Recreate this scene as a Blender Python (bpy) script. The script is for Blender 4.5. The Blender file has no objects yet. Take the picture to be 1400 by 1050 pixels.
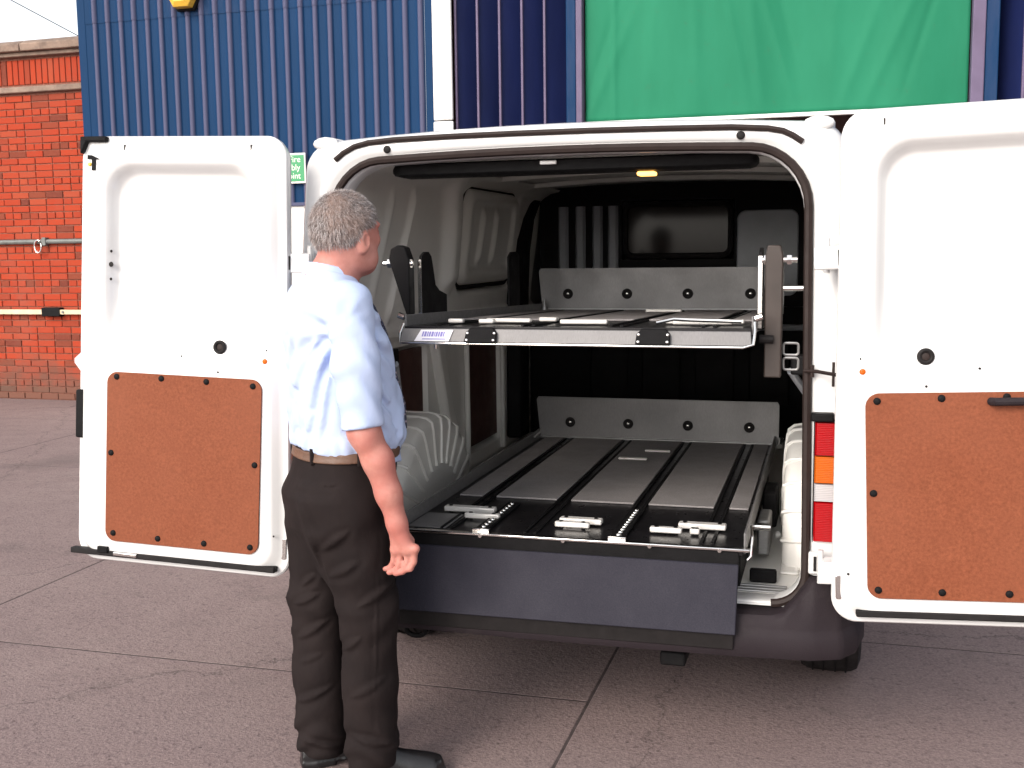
import bpy, math, random
import numpy as np
from mathutils import Vector, Matrix
R = math.radians
sin, cos, pi = math.sin, math.cos, math.pi
random.seed(7); rng = np.random.default_rng(7)
SC = bpy.context.scene
COL = SC.collection

# ------------------------------------------------------------------ camera
def setup_camera():
    yaw, pit, rol = .2821, .1201, .0127
    fw = Vector((-sin(yaw)*cos(pit), cos(yaw)*cos(pit), -sin(pit)))
    rt = Vector((cos(yaw), sin(yaw), 0)); up = rt.cross(fw)
    c, s = cos(rol), sin(rol)
    rt2 = c*rt - s*up; up2 = c*up + s*rt
    cd = bpy.data.cameras.new('camera'); cd.sensor_width = 36; cd.lens = 36*1513/1400
    cd.clip_start = .05; cd.clip_end = 600
    co = bpy.data.objects.new('camera', cd); COL.objects.link(co)
    m = Matrix((rt2, up2, -fw)).transposed().to_4x4(); m.translation = (.837, -3.342, 1.626)
    co.matrix_world = m; SC.camera = co
setup_camera()

# ------------------------------------------------------------------ light
SUN_EL, SUN_AZ = R(30), R(-158)          # azimuth of the sun from +Y, clockwise seen from above (behind and left of the camera)
def setup_light():
    w = bpy.data.worlds.new('World'); SC.world = w; w.use_nodes = True
    nt = w.node_tree; bg = nt.nodes['Background']
    sky = nt.nodes.new('ShaderNodeTexSky'); sky.sky_type = 'NISHITA'; sky.sun_disc = False
    sky.sun_elevation = SUN_EL; sky.sun_rotation = SUN_AZ; sky.air_density = 1.0; sky.dust_density = 2.0; sky.ozone_density = .8
    hs = nt.nodes.new('ShaderNodeHueSaturation'); hs.inputs['Saturation'].default_value = .24
    nt.links.new(sky.outputs[0], hs.inputs['Color']); nt.links.new(hs.outputs[0], bg.inputs[0]); bg.inputs[1].default_value = .15
    ld = bpy.data.lights.new('sun', 'SUN'); ld.energy = .75; ld.angle = R(24); ld.color = (1, .86, .72)
    lo = bpy.data.objects.new('sun', ld); COL.objects.link(lo)
    d = Vector((sin(SUN_AZ)*cos(SUN_EL), cos(SUN_AZ)*cos(SUN_EL), sin(SUN_EL)))   # towards the sun
    lo.rotation_euler = d.to_track_quat('Z', 'Y').to_euler(); lo.location = d*30
    vs = SC.view_settings; vs.view_transform = 'Standard'; vs.look = 'None'; vs.gamma = 1; vs.use_curve_mapping = False
    vs.exposure = 1.1
    SC.cycles.use_denoising = True; SC.cycles.max_bounces = 14; SC.cycles.diffuse_bounces = 8; SC.cycles.glossy_bounces = 6
setup_light()

# ------------------------------------------------------------------ materials
MATS = {}
def nodes(name):
    m = bpy.data.materials.new(name); m.use_nodes = True; nt = m.node_tree
    return m, nt, nt.nodes['Principled BSDF']
def N(nt, typ, **kw):
    n = nt.nodes.new(typ)
    for k, v in kw.items():
        if k in n.inputs: n.inputs[k].default_value = v
        else: setattr(n, k, v)
    return n
def c4(c): return (c[0], c[1], c[2], 1)
def mixc(nt, fac, a, b, mode='MIX'):
    n = nt.nodes.new('ShaderNodeMix'); n.data_type = 'RGBA'; n.blend_type = mode
    for i, v in ((0, fac), (6, a), (7, b)):
        if hasattr(v, 'links'): nt.links.new(v, n.inputs[i])
        else: n.inputs[i].default_value = v if i == 0 else c4(v)
    return n.outputs[2]
def ramp(nt, src, a, b, va=0, vb=1):
    n = nt.nodes.new('ShaderNodeMapRange'); n.inputs[1].default_value = a; n.inputs[2].default_value = b
    n.inputs[3].default_value = va; n.inputs[4].default_value = vb
    nt.links.new(src, n.inputs[0]); return n.outputs[0]
def noise(nt, scale, detail=3, rough=.55, stretch=None, coord='Position'):
    if coord == 'Position': src = nt.nodes.new('ShaderNodeNewGeometry').outputs['Position']
    else: src = nt.nodes.new('ShaderNodeTexCoord').outputs['Object']
    if stretch:
        mp = nt.nodes.new('ShaderNodeMapping'); mp.inputs['Scale'].default_value = stretch
        nt.links.new(src, mp.inputs[0]); src = mp.outputs[0]
    n = N(nt, 'ShaderNodeTexNoise', Scale=scale, Detail=detail, Roughness=rough); nt.links.new(src, n.inputs['Vector'])
    return n.outputs['Fac']
def bump(nt, p, src, strength, dist):
    b = N(nt, 'ShaderNodeBump', Strength=strength, Distance=dist); nt.links.new(src, b.inputs['Height'])
    nt.links.new(b.outputs[0], p.inputs['Normal'])
def mat(name, col, rough=.5, metal=0, var=.08, vs=6, bmp=0, bs=60, coat=0, spec=.5, dirt=None, stretch=None):
    """plain procedural material: colour varied by noise, roughness varied too, optional dirt colour and bump"""
    if name in MATS: return MATS[name]
    m, nt, p = nodes(name)
    n1 = noise(nt, vs, 4, .6, stretch)
    a = [max(0, c*(1-var)) for c in col]; b = [min(1, c*(1+var)) for c in col]
    o = mixc(nt, ramp(nt, n1, .3, .7), a, b)
    if dirt:
        n2 = noise(nt, dirt[2], 5, .7); o = mixc(nt, ramp(nt, n2, dirt[3], dirt[3]+.22, 0, dirt[1]), o, dirt[0])
    nt.links.new(o, p.inputs['Base Color'])
    nt.links.new(ramp(nt, noise(nt, vs*2.3, 3), .25, .75, max(.02, rough*.85), min(1, rough*1.15)), p.inputs['Roughness'])
    p.inputs['Metallic'].default_value = metal; p.inputs['Specular IOR Level'].default_value = spec
    if coat: p.inputs['Coat Weight'].default_value = coat; p.inputs['Coat Roughness'].default_value = .06
    if bmp: bump(nt, p, noise(nt, bs, 3), bmp, .004)
    MATS[name] = m; return m

def concrete_mat():
    m, nt, p = nodes('concrete')
    big = noise(nt, .55, 4, .6); mid = noise(nt, 4.5, 5, .7); fine = noise(nt, 90, 3, .7); fine2 = noise(nt, 34, 4, .75)
    o = mixc(nt, ramp(nt, big, .32, .68), (.215, .158, .152), (.265, .200, .186))
    o = mixc(nt, ramp(nt, mid, .35, .7, 0, .5), o, (.165, .115, .118))
    o = mixc(nt, ramp(nt, fine, .42, .64, 0, .6), o, (.36, .277, .262))
    o = mixc(nt, ramp(nt, fine2, .54, .67, 0, .6), o, (.09, .063, .066))
    v = N(nt, 'ShaderNodeTexVoronoi', Scale=9.0); g = nt.nodes.new('ShaderNodeNewGeometry'); nt.links.new(g.outputs['Position'], v.inputs['Vector'])
    o = mixc(nt, ramp(nt, v.outputs['Distance'], .035, .075, .7, 0), o, (.06, .045, .045))
    st = noise(nt, 1.3, 6, .75); o = mixc(nt, ramp(nt, st, .58, .72, 0, .45), o, (.10, .078, .072))
    # oil drips, tyre grime and hairline cracks
    oil = noise(nt, .85, 3, .5); o = mixc(nt, ramp(nt, oil, .60, .70, 0, .4), o, (.11, .088, .086))
    vd = N(nt, 'ShaderNodeVectorMath', operation='MULTIPLY_ADD'); nz = N(nt, 'ShaderNodeTexNoise', Scale=2.2, Detail=6.0, Roughness=.7); nt.links.new(g.outputs['Position'], nz.inputs['Vector'])
    nt.links.new(nz.outputs['Color'], vd.inputs[0]); vd.inputs[1].default_value = (.5, .5, 0); nt.links.new(g.outputs['Position'], vd.inputs[2])
    ck = N(nt, 'ShaderNodeTexVoronoi', Scale=.42, feature='DISTANCE_TO_EDGE'); nt.links.new(vd.outputs[0], ck.inputs['Vector'])
    o = mixc(nt, ramp(nt, ck.outputs['Distance'], .0008, .0028, .55, 0), o, (.07, .055, .054))
    nt.links.new(o, p.inputs['Base Color'])
    nt.links.new(ramp(nt, mid, .3, .7, .72, .95), p.inputs['Roughness']); p.inputs['Specular IOR Level'].default_value = .1
    b1 = N(nt, 'ShaderNodeBump', Strength=.55, Distance=.006); nt.links.new(fine, b1.inputs['Height'])
    b2 = N(nt, 'ShaderNodeBump', Strength=.5, Distance=.01); nt.links.new(fine2, b2.inputs['Height']); nt.links.new(b1.outputs[0], b2.inputs['Normal'])
    nt.links.new(b2.outputs[0], p.inputs['Normal'])
    return m
def brick_mat(island):
    m, nt, p = nodes('brick_red_island' if island else 'brick_red')
    if island: rnd = nt.nodes.new('ShaderNodeNewGeometry').outputs['Random Per Island']
    else: rnd = nt.nodes.new('ShaderNodeObjectInfo').outputs['Random']
    cr = nt.nodes.new('ShaderNodeValToRGB'); nt.links.new(rnd, cr.inputs[0])
    e = cr.color_ramp.elements; e[0].position = 0; e[0].color = c4((.14, .04, .03)); e[1].position = 1; e[1].color = c4((.38, .07, .035))
    for ps, cc in ((.10, (.22, .056, .034)), (.22, (.36, .048, .024)), (.6, (.40, .055, .025)), (.85, (.35, .058, .032))):
        x = e.new(ps); x.color = c4(cc)
    n1 = noise(nt, 40, 4, .7); o = mixc(nt, ramp(nt, n1, .4, .75, 0, .5), cr.outputs[0], (.27, .075, .045))
    st = noise(nt, .9, 5, .7); o = mixc(nt, ramp(nt, st, .52, .75, 0, .5), o, (.26, .11, .08))
    # splash dirt and algae on the lowest courses
    g = nt.nodes.new('ShaderNodeNewGeometry'); sx = nt.nodes.new('ShaderNodeSeparateXYZ'); nt.links.new(g.outputs['Position'], sx.inputs[0])
    mm = nt.nodes.new('ShaderNodeMath'); mm.operation = 'MULTIPLY_ADD'; nt.links.new(noise(nt, 3, 5, .7), mm.inputs[0]); mm.inputs[1].default_value = .9; nt.links.new(sx.outputs['Z'], mm.inputs[2])
    o = mixc(nt, ramp(nt, mm.outputs[0], .62, .98, .8, 0), o, (.13, .085, .065))
    nt.links.new(o, p.inputs['Base Color']); p.inputs['Roughness'].default_value = .92; p.inputs['Specular IOR Level'].default_value = .05
    bump(nt, p, n1, .5, .004); return m
def hardboard_mat():
    m, nt, p = nodes('hardboard')
    a = noise(nt, 120, 3, .7); b = noise(nt, 14, 5, .7); c = noise(nt, 2.2, 3)
    o = mixc(nt, ramp(nt, a, .3, .7), (.155, .046, .021), (.26, .077, .037))
    o = mixc(nt, ramp(nt, b, .4, .7, 0, .45), o, (.18, .05, .024)); o = mixc(nt, ramp(nt, c, .35, .7, 0, .35), o, (.25, .085, .047))
    nt.links.new(o, p.inputs['Base Color']); p.inputs['Roughness'].default_value = .6; p.inputs['Specular IOR Level'].default_value = .12
    bump(nt, p, a, .25, .002); return m
def mat_speckle(name, c0, c1, scale, rough, metal=0, stretch=None, b=.2, spec=.4):
    m, nt, p = nodes(name)
    a = noise(nt, scale, 3, .7, stretch); o = mixc(nt, ramp(nt, a, .35, .65), c0, c1)
    bb = noise(nt, 5, 4, .6); o = mixc(nt, ramp(nt, bb, .35, .7, 0, .35), o, [x*.7 for x in c0])
    nt.links.new(o, p.inputs['Base Color']); nt.links.new(ramp(nt, bb, .3, .7, rough*.85, min(1, rough*1.15)), p.inputs['Roughness'])
    p.inputs['Metallic'].default_value = metal; p.inputs['Specular IOR Level'].default_value = spec
    bump(nt, p, a, b, .002); return m
def tarp_mat():
    m, nt, p = nodes('green_tarpaulin')
    a = noise(nt, 1.2, 5, .65, (1, 1, .35)); w = noise(nt, 260, 2); d = noise(nt, 9, 5, .75)
    o = mixc(nt, ramp(nt, a, .3, .7), (.014, .155, .080), (.023, .200, .108)); o = mixc(nt, ramp(nt, d, .62, .74, 0, .35), o, (.05, .13, .075))
    nt.links.new(o, p.inputs['Base Color']); p.inputs['Roughness'].default_value = .6; p.inputs['Specular IOR Level'].default_value = .1
    bump(nt, p, w, .12, .002); return m
def skin_mat():
    m, nt, p = nodes('skin')
    a = noise(nt, 28, 4, .65, None, 'Object'); b = noise(nt, 8, 3, .5, None, 'Object'); c = noise(nt, 190, 2, .5, None, 'Object')
    o = mixc(nt, ramp(nt, a, .35, .7), (.46, .19, .15), (.55, .255, .21)); o = mixc(nt, ramp(nt, b, .42, .66, 0, .6), o, (.46, .14, .115))
    nt.links.new(o, p.inputs['Base Color']); p.inputs['Roughness'].default_value = .52; p.inputs['Specular IOR Level'].default_value = .35
    p.inputs['Subsurface Weight'].default_value = .12; p.inputs['Subsurface Radius'].default_value = (.012, .004, .002); p.inputs['Subsurface Scale'].default_value = 1
    bump(nt, p, c, .2, .001); return m
def hair_mat():
    m, nt, p = nodes('grey_hair')
    r = nt.nodes.new('ShaderNodeNewGeometry').outputs['Random Per Island']
    cr = nt.nodes.new('ShaderNodeValToRGB'); nt.links.new(r, cr.inputs[0]); e = cr.color_ramp.elements
    e[0].color = c4((.115, .085, .075)); e[1].color = c4((.60, .56, .555)); x = e.new(.5); x.color = c4((.33, .28, .265))
    b = noise(nt, 16, 3, .5, None, 'Object'); o = mixc(nt, ramp(nt, b, .42, .66, 0, .5), cr.outputs[0], (.38, .25, .20))
    nt.links.new(o, p.inputs['Base Color']); p.inputs['Roughness'].default_value = .55; return m
def cloth_mat(name, c0, c1, wscale=700, rough=.85, sheen=0):
    m, nt, p = nodes(name)
    a = noise(nt, 7, 4, .6, None, 'Object'); w = noise(nt, wscale, 2, .5, None, 'Object')
    o = mixc(nt, ramp(nt, a, .3, .7), c0, c1)
    nt.links.new(o, p.inputs['Base Color']); p.inputs['Roughness'].default_value = rough; p.inputs['Specular IOR Level'].default_value = .2
    if sheen: p.inputs['Sheen Weight'].default_value = sheen
    b1 = N(nt, 'ShaderNodeBump', Strength=.15, Distance=.001); nt.links.new(w, b1.inputs['Height'])
    wr = noise(nt, 16, 4, .5, (1, 1, .6), 'Object'); b2 = N(nt, 'ShaderNodeBump', Strength=.35, Distance=.012)
    nt.links.new(wr, b2.inputs['Height']); nt.links.new(b1.outputs[0], b2.inputs['Normal']); nt.links.new(b2.outputs[0], p.inputs['Normal'])
    return m
def tie_mat():
    m, nt, p = nodes('tie_pattern')
    t = nt.nodes.new('ShaderNodeTexCoord'); v = N(nt, 'ShaderNodeTexVoronoi', Scale=75.0); nt.links.new(t.outputs['Object'], v.inputs['Vector'])
    o = mixc(nt, ramp(nt, v.outputs['Distance'], .25, .4), (.5, .4, .42), (.02, .022, .05)); nt.links.new(o, p.inputs['Base Color'])
    p.inputs['Roughness'].default_value = .45; return m
def lens_mat(name, col, emit=0):
    m, nt, p = nodes(name)
    wv = N(nt, 'ShaderNodeTexWave', Scale=60.0); wv.bands_direction = 'Z'; g = nt.nodes.new('ShaderNodeNewGeometry'); nt.links.new(g.outputs['Position'], wv.inputs['Vector'])
    o = mixc(nt, wv.outputs['Fac'], [c*.75 for c in col], col); nt.links.new(o, p.inputs['Base Color'])
    p.inputs['Roughness'].default_value = .15; p.inputs['Specular IOR Level'].default_value = .2
    bump(nt, p, wv.outputs['Fac'], .3, .002); return m
def glass_mat():
    m, nt, p = nodes('dark_glass'); n = noise(nt, 3, 3)
    nt.links.new(mixc(nt, ramp(nt, n, .3, .7), (.012, .010, .010), (.03, .022, .02)), p.inputs['Base Color'])
    p.inputs['Roughness'].default_value = .08; p.inputs['Specular IOR Level'].default_value = .1; return m
def emit_mat(name, col, s):
    m, nt, p = nodes(name); n = noise(nt, 60, 2)
    o = mixc(nt, n, [c*.8 for c in col], col); nt.links.new(o, p.inputs['Base Color']); nt.links.new(o, p.inputs['Emission Color']); p.inputs['Emission Strength'].default_value = s
    return m

JOINT = mat('joint_dirt', (.085, .067, .066), .95, var=.4, vs=14, spec=.1); CONC = concrete_mat(); BRICK = brick_mat(False); BRICKI = brick_mat(True); HB = hardboard_mat(); TARP = tarp_mat()
SKIN = skin_mat(); HAIR = hair_mat(); TIE = tie_mat(); GLASS = glass_mat()
PAINT = mat('white_paint', (.70, .69, .68), .22, var=.015, vs=1.5, coat=.5)
PAINTIN = mat('white_paint_interior', (.86, .84, .80), .32, var=.04, vs=3, coat=.25, dirt=((.45, .42, .37), .3, 4, .57))
BLKRUB = mat('black_rubber', (.014, .012, .012), .65, var=.25, vs=20, spec=.2)
SEAL = mat('brown_black_seal', (.024, .015, .013), .6, var=.2, vs=18, spec=.25)
BLKPL = mat('black_plastic', (.0075, .007, .0075), .6, var=.2, vs=25, bmp=.3, bs=300, spec=.12)
GREYPL = mat('grey_bumper_plastic', (.024, .018, .021), .6, spec=.14, var=.12, vs=5, bmp=.35, bs=350, dirt=((.06, .05, .047), .35, 6, .55))
APRON = mat_speckle('apron_coating', (.022, .021, .031), (.032, .030, .041), 260, .6, b=.25, spec=.15)
ALU = mat_speckle('brushed_aluminium', (.33, .325, .325), (.42, .415, .41), 40, .42, .75, (1, 1, 14), .12)
ALUD = mat_speckle('grey_deck_sheet', (.175, .168, .167), (.23, .222, .22), 70, .42, .35, (14, 1, 1), .1)
STEEL = mat('polished_steel', (.78, .76, .73), .16, 1, var=.06, vs=20)
MATG = mat_speckle('grey_rubber_mat', (.20, .185, .184), (.31, .288, .286), 330, .8, b=.5)
BLKG = mat('black_gloss_plate', (.010, .009, .010), .3, var=.3, vs=12, spec=.3, dirt=((.04, .036, .034), .4, 16, .55))
BRNP = mat('bronze_brown_post', (.042, .030, .025), .5, .1, var=.15, vs=10)
DKTRIM = mat('dark_grey_trim', (.010, .009, .0095), .6, var=.2, vs=8, spec=.12)
DKSTEEL = mat('slate_painted_steel', (.36, .38, .41), .42, var=.12, vs=5)
MAROON = mat('dark_brown_board', (.085, .035, .028), .5, var=.2, vs=8)
def cladding_mat():
    m, nt, p = nodes('blue_cladding')
    a = noise(nt, 2.5, 4, .6, (1, 1, .25)); o = mixc(nt, ramp(nt, a, .3, .7), (.004, .030, .085), (.006, .037, .105))
    # chalky, sun-bleached paint plus painted-in light on the rib crests, patchy along their length
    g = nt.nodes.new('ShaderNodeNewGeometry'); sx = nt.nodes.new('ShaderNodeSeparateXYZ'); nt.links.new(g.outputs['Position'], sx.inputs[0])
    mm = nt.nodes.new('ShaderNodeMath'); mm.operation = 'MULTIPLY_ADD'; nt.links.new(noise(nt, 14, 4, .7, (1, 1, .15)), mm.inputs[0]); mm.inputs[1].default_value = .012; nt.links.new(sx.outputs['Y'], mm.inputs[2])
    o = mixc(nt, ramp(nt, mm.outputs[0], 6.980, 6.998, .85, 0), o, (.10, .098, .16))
    nt.links.new(o, p.inputs['Base Color']); p.inputs['Roughness'].default_value = .55; p.inputs['Specular IOR Level'].default_value = .1
    return m
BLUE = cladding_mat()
STEELW = mat('satin_bright_steel', (.74, .71, .67), .32, .25, var=.06, vs=20)
NAVY = mat('navy_door_leaf', (.010, .016, .070), .5, spec=.2, var=.2, vs=3, stretch=(1, 1, .2))
LILAC = mat('lilac_faded_trim', (.13, .10, .165), .5, var=.12, vs=4, spec=.2)
WHITEW = mat('white_wall_paint', (.78, .77, .74), .7, var=.05, vs=3, dirt=((.45, .42, .38), .35, 2.5, .56))
MORTAR = mat('mortar', (.23, .09, .06), .95, var=.25, vs=30, bmp=.4, bs=120)
STONE = mat('coping_stone', (.27, .19, .145), .9, var=.25, vs=9, bmp=.5, bs=50, dirt=((.12, .085, .07), .6, 5, .48))
GALV = mat('galvanised_conduit', (.16, .17, .16), .6, .3, var=.2, vs=15)
CREAM = mat('cream_pole', (.66, .55, .36), .6, var=.12, vs=9)
GREENS = mat('sign_green', (.02, .26, .09), .4, var=.05)
SIGNW = mat('sign_white', (.82, .80, .74), .45, var=.03)
YELL = mat('yellow_plastic', (.85, .50, .06), .35, var=.06)
TROUS = cloth_mat('brown_black_trousers', (.010, .0065, .0065), (.016, .0105, .010), 900, .85, 0)
SHIRT = cloth_mat('pale_blue_shirt', (.45, .54, .76), (.50, .58, .79), 900, .8)
LEATH = mat('brown_leather', (.13, .07, .045), .45, var=.2, vs=40, bmp=.3, bs=200)
SHOE = mat('black_leather', (.012, .011, .012), .3, var=.2, vs=20)
REDL = lens_mat('red_lens', (.40, .0015, .004)); AMBL = lens_mat('amber_lens', (.62, .12, .006)); CLRL = lens_mat('clear_lens', (.55, .52, .52))
LAMPM = emit_mat('lamp_glow', (1, .48, .10), 2.6)
LABELW = mat('label_white', (.82, .80, .84), .4, var=.03); LABELB = mat('label_ink', (.22, .20, .50), .5, var=.1)

# ------------------------------------------------------------------ mesh helpers
def wloc(o):
    v = Vector((0, 0, 0))
    while o is not None: v = v + o.location; o = o.parent
    return v
class MB:
    def __init__(s): s.v = []; s.f = []
    def add(s, vs, fs):
        b = len(s.v); s.v += [tuple(map(float, p)) for p in vs]; s.f += [tuple(b+i for i in f) for f in fs]; return s
    def box(s, x0, x1, y0, y1, z0, z1):
        return s.add([(x0,y0,z0),(x1,y0,z0),(x1,y1,z0),(x0,y1,z0),(x0,y0,z1),(x1,y0,z1),(x1,y1,z1),(x0,y1,z1)],
                     [(0,3,2,1),(4,5,6,7),(0,1,5,4),(1,2,6,5),(2,3,7,6),(3,0,4,7)])
    def obox(s, c, ax, ay, az):
        c, ax, ay, az = map(Vector, (c, ax, ay, az)); P = []
        for k in (-1, 1):
            for i, j in ((-1,-1),(1,-1),(1,1),(-1,1)): P.append(c+i*ax+j*ay+k*az)
        return s.add(P, [(0,3,2,1),(4,5,6,7),(0,1,5,4),(1,2,6,5),(2,3,7,6),(3,0,4,7)])
    def loft(s, loops, closed=True, cap0=False, cap1=False):
        n = len(loops[0]); vs = [p for l in loops for p in l]; fs = []
        m = n if closed else n-1
        for i in range(len(loops)-1):
            for j in range(m):
                a = i*n+j; b = i*n+(j+1) % n; fs.append((a, b, b+n, a+n))
        if cap0: fs.append(tuple(range(n-1, -1, -1)))
        if cap1: k = (len(loops)-1)*n; fs.append(tuple(range(k, k+n)))
        return s.add(vs, fs)
    def tube(s, pts, r, n=8, closed=False, caps=True):
        pts = [Vector(p) for p in pts]; L = []; m = len(pts); prev = None
        for i, p in enumerate(pts):
            if closed: t = pts[(i+1) % m]-pts[i-1]
            else: t = pts[min(i+1, m-1)]-pts[max(i-1, 0)]
            t.normalize()
            if prev is None:
                a = Vector((0,0,1)) if abs(t.z) < .9 else Vector((1,0,0)); u = t.cross(a).normalized()
            else: u = (prev-t*prev.dot(t)).normalized()
            prev = u; w = t.cross(u); rr = r[i] if isinstance(r, (list, tuple)) else r
            L.append([p+rr*(cos(2*pi*k/n)*u+sin(2*pi*k/n)*w) for k in range(n)])
        if closed: L.append(L[0])
        return s.loft(L, True, caps and not closed, caps and not closed)
    def cyl(s, p0, p1, r0, r1=None, n=16): return s.tube([p0, p1], [r0, r0 if r1 is None else r1], n)
    def prism(s, poly, fn, d0, d1):
        """poly: 2-D outline; fn(a,b,d) -> point"""
        return s.loft([[fn(a, b, d0) for a, b in poly], [fn(a, b, d1) for a, b in poly]], True, True, True)
    def dome(s, c, nrm, r, h, n=10):
        nrm = Vector(nrm).normalized(); a = Vector((0,0,1)) if abs(nrm.z) < .9 else Vector((1,0,0)); u = nrm.cross(a).normalized(); w = nrm.cross(u); c = Vector(c)
        L = [[c+nrm*(h*hh)+r*rr*(cos(2*pi*k/n)*u+sin(2*pi*k/n)*w) for k in range(n)] for rr, hh in ((1, 0), (.92, .5), (.65, .85), (.25, 1))]
        return s.loft(L, True, False, True)
    def build(s, name, m, parent=None, angle=35, bevel=0, seg=2, local=False, flip=False):
        me = bpy.data.meshes.new(name); off = Vector((0,0,0)) if (local or parent is None) else wloc(parent)
        v = [(p[0]-off.x, p[1]-off.y, p[2]-off.z) for p in s.v]
        me.from_pydata(v, [], [f[::-1] for f in s.f] if flip else s.f); me.validate(); me.update()
        return finish(name, me, m, parent, angle, bevel, seg)
def finish(name, me, m, parent, angle=35, bevel=0, seg=2):
    me.materials.append(m)
    if angle:
        me.polygons.foreach_set('use_smooth', [True]*len(me.polygons))
        if angle < 179: me.set_sharp_from_angle(angle=R(angle))
    o = bpy.data.objects.new(name, me); COL.objects.link(o)
    if parent: o.parent = parent
    if bevel:
        b = o.modifiers.new('bevel', 'BEVEL'); b.width = bevel; b.segments = seg; b.limit_method = 'ANGLE'; b.angle_limit = R(40); b.harden_normals = False
    return o
def fixn(o):
    import bmesh
    bm = bmesh.new(); bm.from_mesh(o.data); bmesh.ops.recalc_face_normals(bm, faces=bm.faces); bm.to_mesh(o.data); bm.free(); return o
def inst(name, me, parent, loc, rot=(0,0,0), scale=(1,1,1)):
    o = bpy.data.objects.new(name, me); COL.objects.link(o); o.parent = parent; o.location = Vector(loc)-(wloc(parent) if parent else Vector((0,0,0)))
    o.rotation_euler = rot; o.scale = scale; return o
def thing(name, label, cat, loc, group=None, rz=0):
    o = bpy.data.objects.new(name, None); COL.objects.link(o); o.location = loc; o.rotation_euler = (0,0,rz); o.empty_display_size = .1
    o['label'] = label; o['category'] = cat
    if group: o['group'] = group
    return o
def tag(o, label, cat, group=None):
    o['label'] = label; o['category'] = cat
    if group: o['group'] = group
    return o
def text(name, s, size, m, parent, fn, ext=.001):
    """flat lettering as mesh: fn(a,b) -> world point for text-plane coordinates"""
    cu = bpy.data.curves.new(name, 'FONT'); cu.body = s; cu.size = size; cu.align_x = 'LEFT'
    t = bpy.data.objects.new('tmp', cu); COL.objects.link(t); bpy.context.view_layer.update()
    me = bpy.data.meshes.new_from_object(t.evaluated_get(bpy.context.evaluated_depsgraph_get())); bpy.data.objects.remove(t)
    off = wloc(parent)
    for v in me.vertices:
        p = Vector(fn(v.co.x, v.co.y))-off; v.co = p
    me.update(); me.name = name; me.materials.clear(); return finish(name, me, m, parent, 0)
def rr(x0, x1, z0, z1, rb, rt=None, na=8, ns=8):
    """rounded rectangle outline, same point count for every call: starts bottom-left going right"""
    rt = rb if rt is None else rt; P = []
    cs = [(x1-rb, z0+rb, rb, -90), (x1-rt, z1-rt, rt, 0), (x0+rt, z1-rt, rt, 90), (x0+rb, z0+rb, rb, 180)]
    for i, (cx, cz, r, a) in enumerate(cs):
        arc = [(cx+r*cos(R(a+90*k/na)), cz+r*sin(R(a+90*k/na))) for k in range(na+1)]
        if P:
            p, q = P[-1], arc[0]; P += [(p[0]+(q[0]-p[0])*k/ns, p[1]+(q[1]-p[1])*k/ns) for k in range(1, ns)]
        P += arc
    p, q = P[-1], P[0]; P += [(p[0]+(q[0]-p[0])*k/ns, p[1]+(q[1]-p[1])*k/ns) for k in range(1, ns)]
    return P
def sm(a, b, x):
    t = np.clip((x-a)/(b-a), 0, 1); return t*t*(3-2*t)

# ------------------------------------------------------------------ ground
def build_ground():
    g = MB().add([(-250,-250,-.03),(250,-250,-.03),(250,250,-.03),(-250,250,-.03)], [(0,1,2,3)]).build('ground', CONC, None, 0); g['kind'] = 'structure'
    ye = {0: .42, -1: .42, 1: -2.6, -2: 1.9, 2: 1.4}
    cache = {}
    for i in range(-6, 6):
        x0 = .02+2.92*i; x1 = x0+2.92; y0 = ye.get(-1-i if False else i, .42+((i*1.7) % 3)); y0 = {-1: .42, 0: -3.3, -2: .42-1.2, 1: -1.2}.get(i, .42+((i*1.7) % 3))
        for j in range(-3, 4):
            a = y0+4.6*j; 
            if 'slab' not in cache:
                w, l, t = 2.910, 4.590, .03; c = .006
                L = [[(-w/2+e, -l/2+e, z), (w/2-e, -l/2+e, z), (w/2-e, l/2-e, z), (-w/2+e, l/2-e, z)] for e, z in ((0, -t+.002), (0, -c), (.0005, -.0008), (.003, 0))]
                o = MB().loft(L, True, False, True).build('slab', CONC, g, 0); cache['slab'] = o
                o.location = ((x0+x1)/2, a+2.3, 0)
            else: inst('slab', cache['slab'].data, g, ((x0+x1)/2, a+2.3, 0))
    f = MB().add([(-17.4, -13.5, -.0012), (17.4, -13.5, -.0012), (17.4, 19, -.0012), (-17.4, 19, -.0012)], [(0, 1, 2, 3)]).build('joint_filler', JOINT, g, 0)
    return g
build_ground()

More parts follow.
